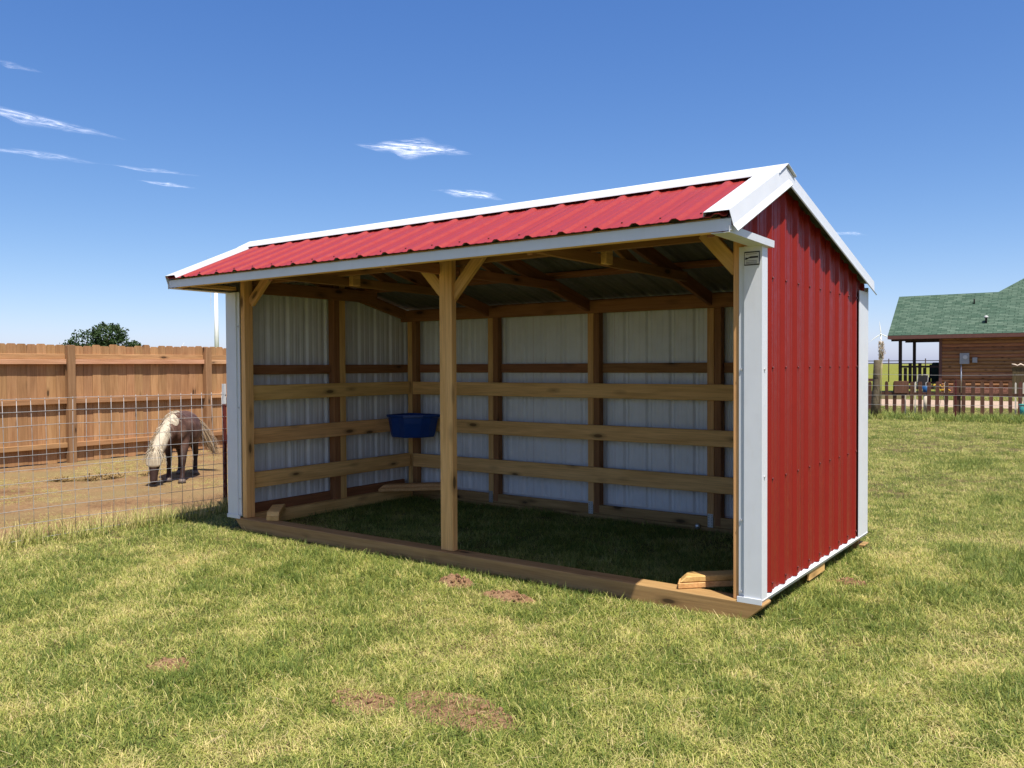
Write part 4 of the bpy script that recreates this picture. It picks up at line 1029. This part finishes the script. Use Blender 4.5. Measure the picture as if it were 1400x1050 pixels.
def scatter(d0, d1, dens, spread=.80, margin=1.2):
    A = (d1*d1-d0*d0)*spread + 2*margin*(d1-d0); n = int(A*dens)
    dep = np.sqrt(rng.uniform(d0*d0, d1*d1, n)); lat = rng.uniform(-1, 1, n)*(dep*spread+margin)
    return c2 + dep[:, None]*f2 + lat[:, None]*r2, dep
pts = []; deps = []
for d0, d1, dens in ((2.2, 4.5, 900), (4.5, 7, 620), (7, 10, 380), (10, 15, 190), (15, 24, 90), (24, 46, 26)):
    p, d = scatter(d0, d1, dens, .70 if d1 < 20 else .62); pts.append(p); deps.append(d)
P2 = np.vstack(pts); DP = np.concatenate(deps)
X, Y = P2[:, 0], P2[:, 1]
nz = np.array([noise.noise(Vector((x*.9+5, y*.9, 5)))*.28 + noise.noise(Vector((x*3.1, y*3.1, 2)))*.14 for x, y in P2])
keep = (X > -6.42+nz) & (Y < 43.2)
keep &= ~((Y > 29.0+nz) & (Y < 35.8+nz))
keep &= ~((X > LX-.02) & (X < .02) & (Y > -.03) & (Y < .14))
keep &= ~((X > LX-.02) & (X < .02) & (Y > D-.15) & (Y < D+.02))
prob = np.ones(len(X))
for sx, sy, rx, ry, h, _ in SOIL:
    q = ((X-sx)/rx)**2 + ((Y-sy)/ry)**2; q = q*(1 + .9*np.array([noise.noise(Vector((x*8, y*8, 31))) if abs(x-sx) < 1 and abs(y-sy) < 1 else 0 for x, y in zip(X, Y)])); prob = np.where(q < 1.15, np.minimum(prob, (np.where(q < .35, .30, .62) if h < .01 else np.where(q < .6, .10, .5)) if h < .03 else np.where(q < .8, .02, .3)), prob)
thin = np.array([noise.noise(Vector((x*1.3, y*1.3, 9))) for x, y in P2]); prob *= np.clip(1.15 - .9*np.clip(thin-.15, 0, 1), .45, 1)
keep &= rng.uniform(size=len(X)) < prob
X, Y, DP, thin = X[keep], Y[keep], DP[keep], thin[keep]; n = len(X)
big = np.array([noise.noise(Vector((x*.8, y*.8, 4.4))) for x, y in zip(X, Y)])
fine = np.array([noise.noise(Vector((x*5.5, y*5.5, 21))) for x, y in zip(X, Y)])
size = rng.uniform(.75, 1.15, n)*(1+.15*big)*np.where(DP > 9, 1+(DP-9)*.022, 1)
pick = np.where((thin > .18) | (fine > .25), rng.integers(9, 11, n), np.where((big > .36) & (rng.uniform(size=n) < .6), rng.integers(6, 9, n), rng.integers(0, 7, n)))
inside = (X > LX) & (X < 0) & (Y > 0) & (Y < D)
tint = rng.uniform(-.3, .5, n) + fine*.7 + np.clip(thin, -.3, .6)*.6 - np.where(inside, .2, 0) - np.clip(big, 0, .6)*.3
tint += np.clip(-(X-1.0)*.0, 0, 0)
wd = (Y > 20.6) & (Y < 23.3) ; size = np.where(wd, size*2.0, size); tint = np.where(wd, tint-.25, tint); pick = np.where(wd, rng.integers(6, 9, n), pick)
edge = (X < -6.0) & (Y < 2.2); tall = edge & (rng.uniform(size=n) < .25); pick = np.where(tall, rng.integers(11, 13, n), pick); size = np.where(edge, size*1.2, size); tint = np.where(tall, .5, tint-.1*edge)
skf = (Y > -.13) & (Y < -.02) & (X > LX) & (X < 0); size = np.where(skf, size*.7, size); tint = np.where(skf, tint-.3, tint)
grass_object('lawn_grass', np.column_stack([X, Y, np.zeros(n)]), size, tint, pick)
# loose straw stems lying on the lawn
mb = MB()
for k in range(420):
    dep = 2.6 + 6.5*random.random()**1.3; lat = random.uniform(-1, 1)*dep*.68
    p = Vector((CAM.x, CAM.y, 0)) + Vector((FW.x, FW.y, 0))*dep + Vector((RT.x, RT.y, 0))*lat
    if p.x < -6.2 or (LX-.1 < p.x < .1 and p.y > -.12): continue
    a = random.random()*6.28; ln = random.uniform(.04, .12); cu = random.gauss(0, 1.4); pts_ = []; q = p + Vector((0, 0, random.uniform(.025, .05)))
    for i in range(5): pts_.append(q.copy()); q = q + Vector((math.cos(a), math.sin(a), random.gauss(0, .12)))*ln/4; a += cu/4
    for u, v in zip(pts_, pts_[1:]):
        sd = (v-u).cross(Vector((0, 0, 1)))*1.0; sd = sd.normalized()*.0014; mb.add([u-sd, u+sd, v+sd, v-sd], [(0, 1, 2, 3)])
M['strawstem'] = paint('straw_stem', (.40, .32, .17), .7, .2, .2)
tag(mb.build('straw_stems', M['strawstem'], None, 0, (0, 0, 0)), kind='stuff')
# sparse weeds on the paddock edge and short dry tufts on the dirt
n = 16000; X = rng.uniform(-12.3, -6.5, n); Y = rng.uniform(-3, 6, n)
k = np.array([noise.noise(Vector((x*.7, y*.7, 13))) for x, y in zip(X, Y)]) + rng.normal(0, .18, n) > .10; X, Y = X[k], Y[k]; n = len(X)
grass_object('paddock_stubble', np.column_stack([X, Y, np.full(n, .004)]), rng.uniform(.3, .6, n), rng.uniform(.35, 1.0, n), rng.integers(9, 11, n))
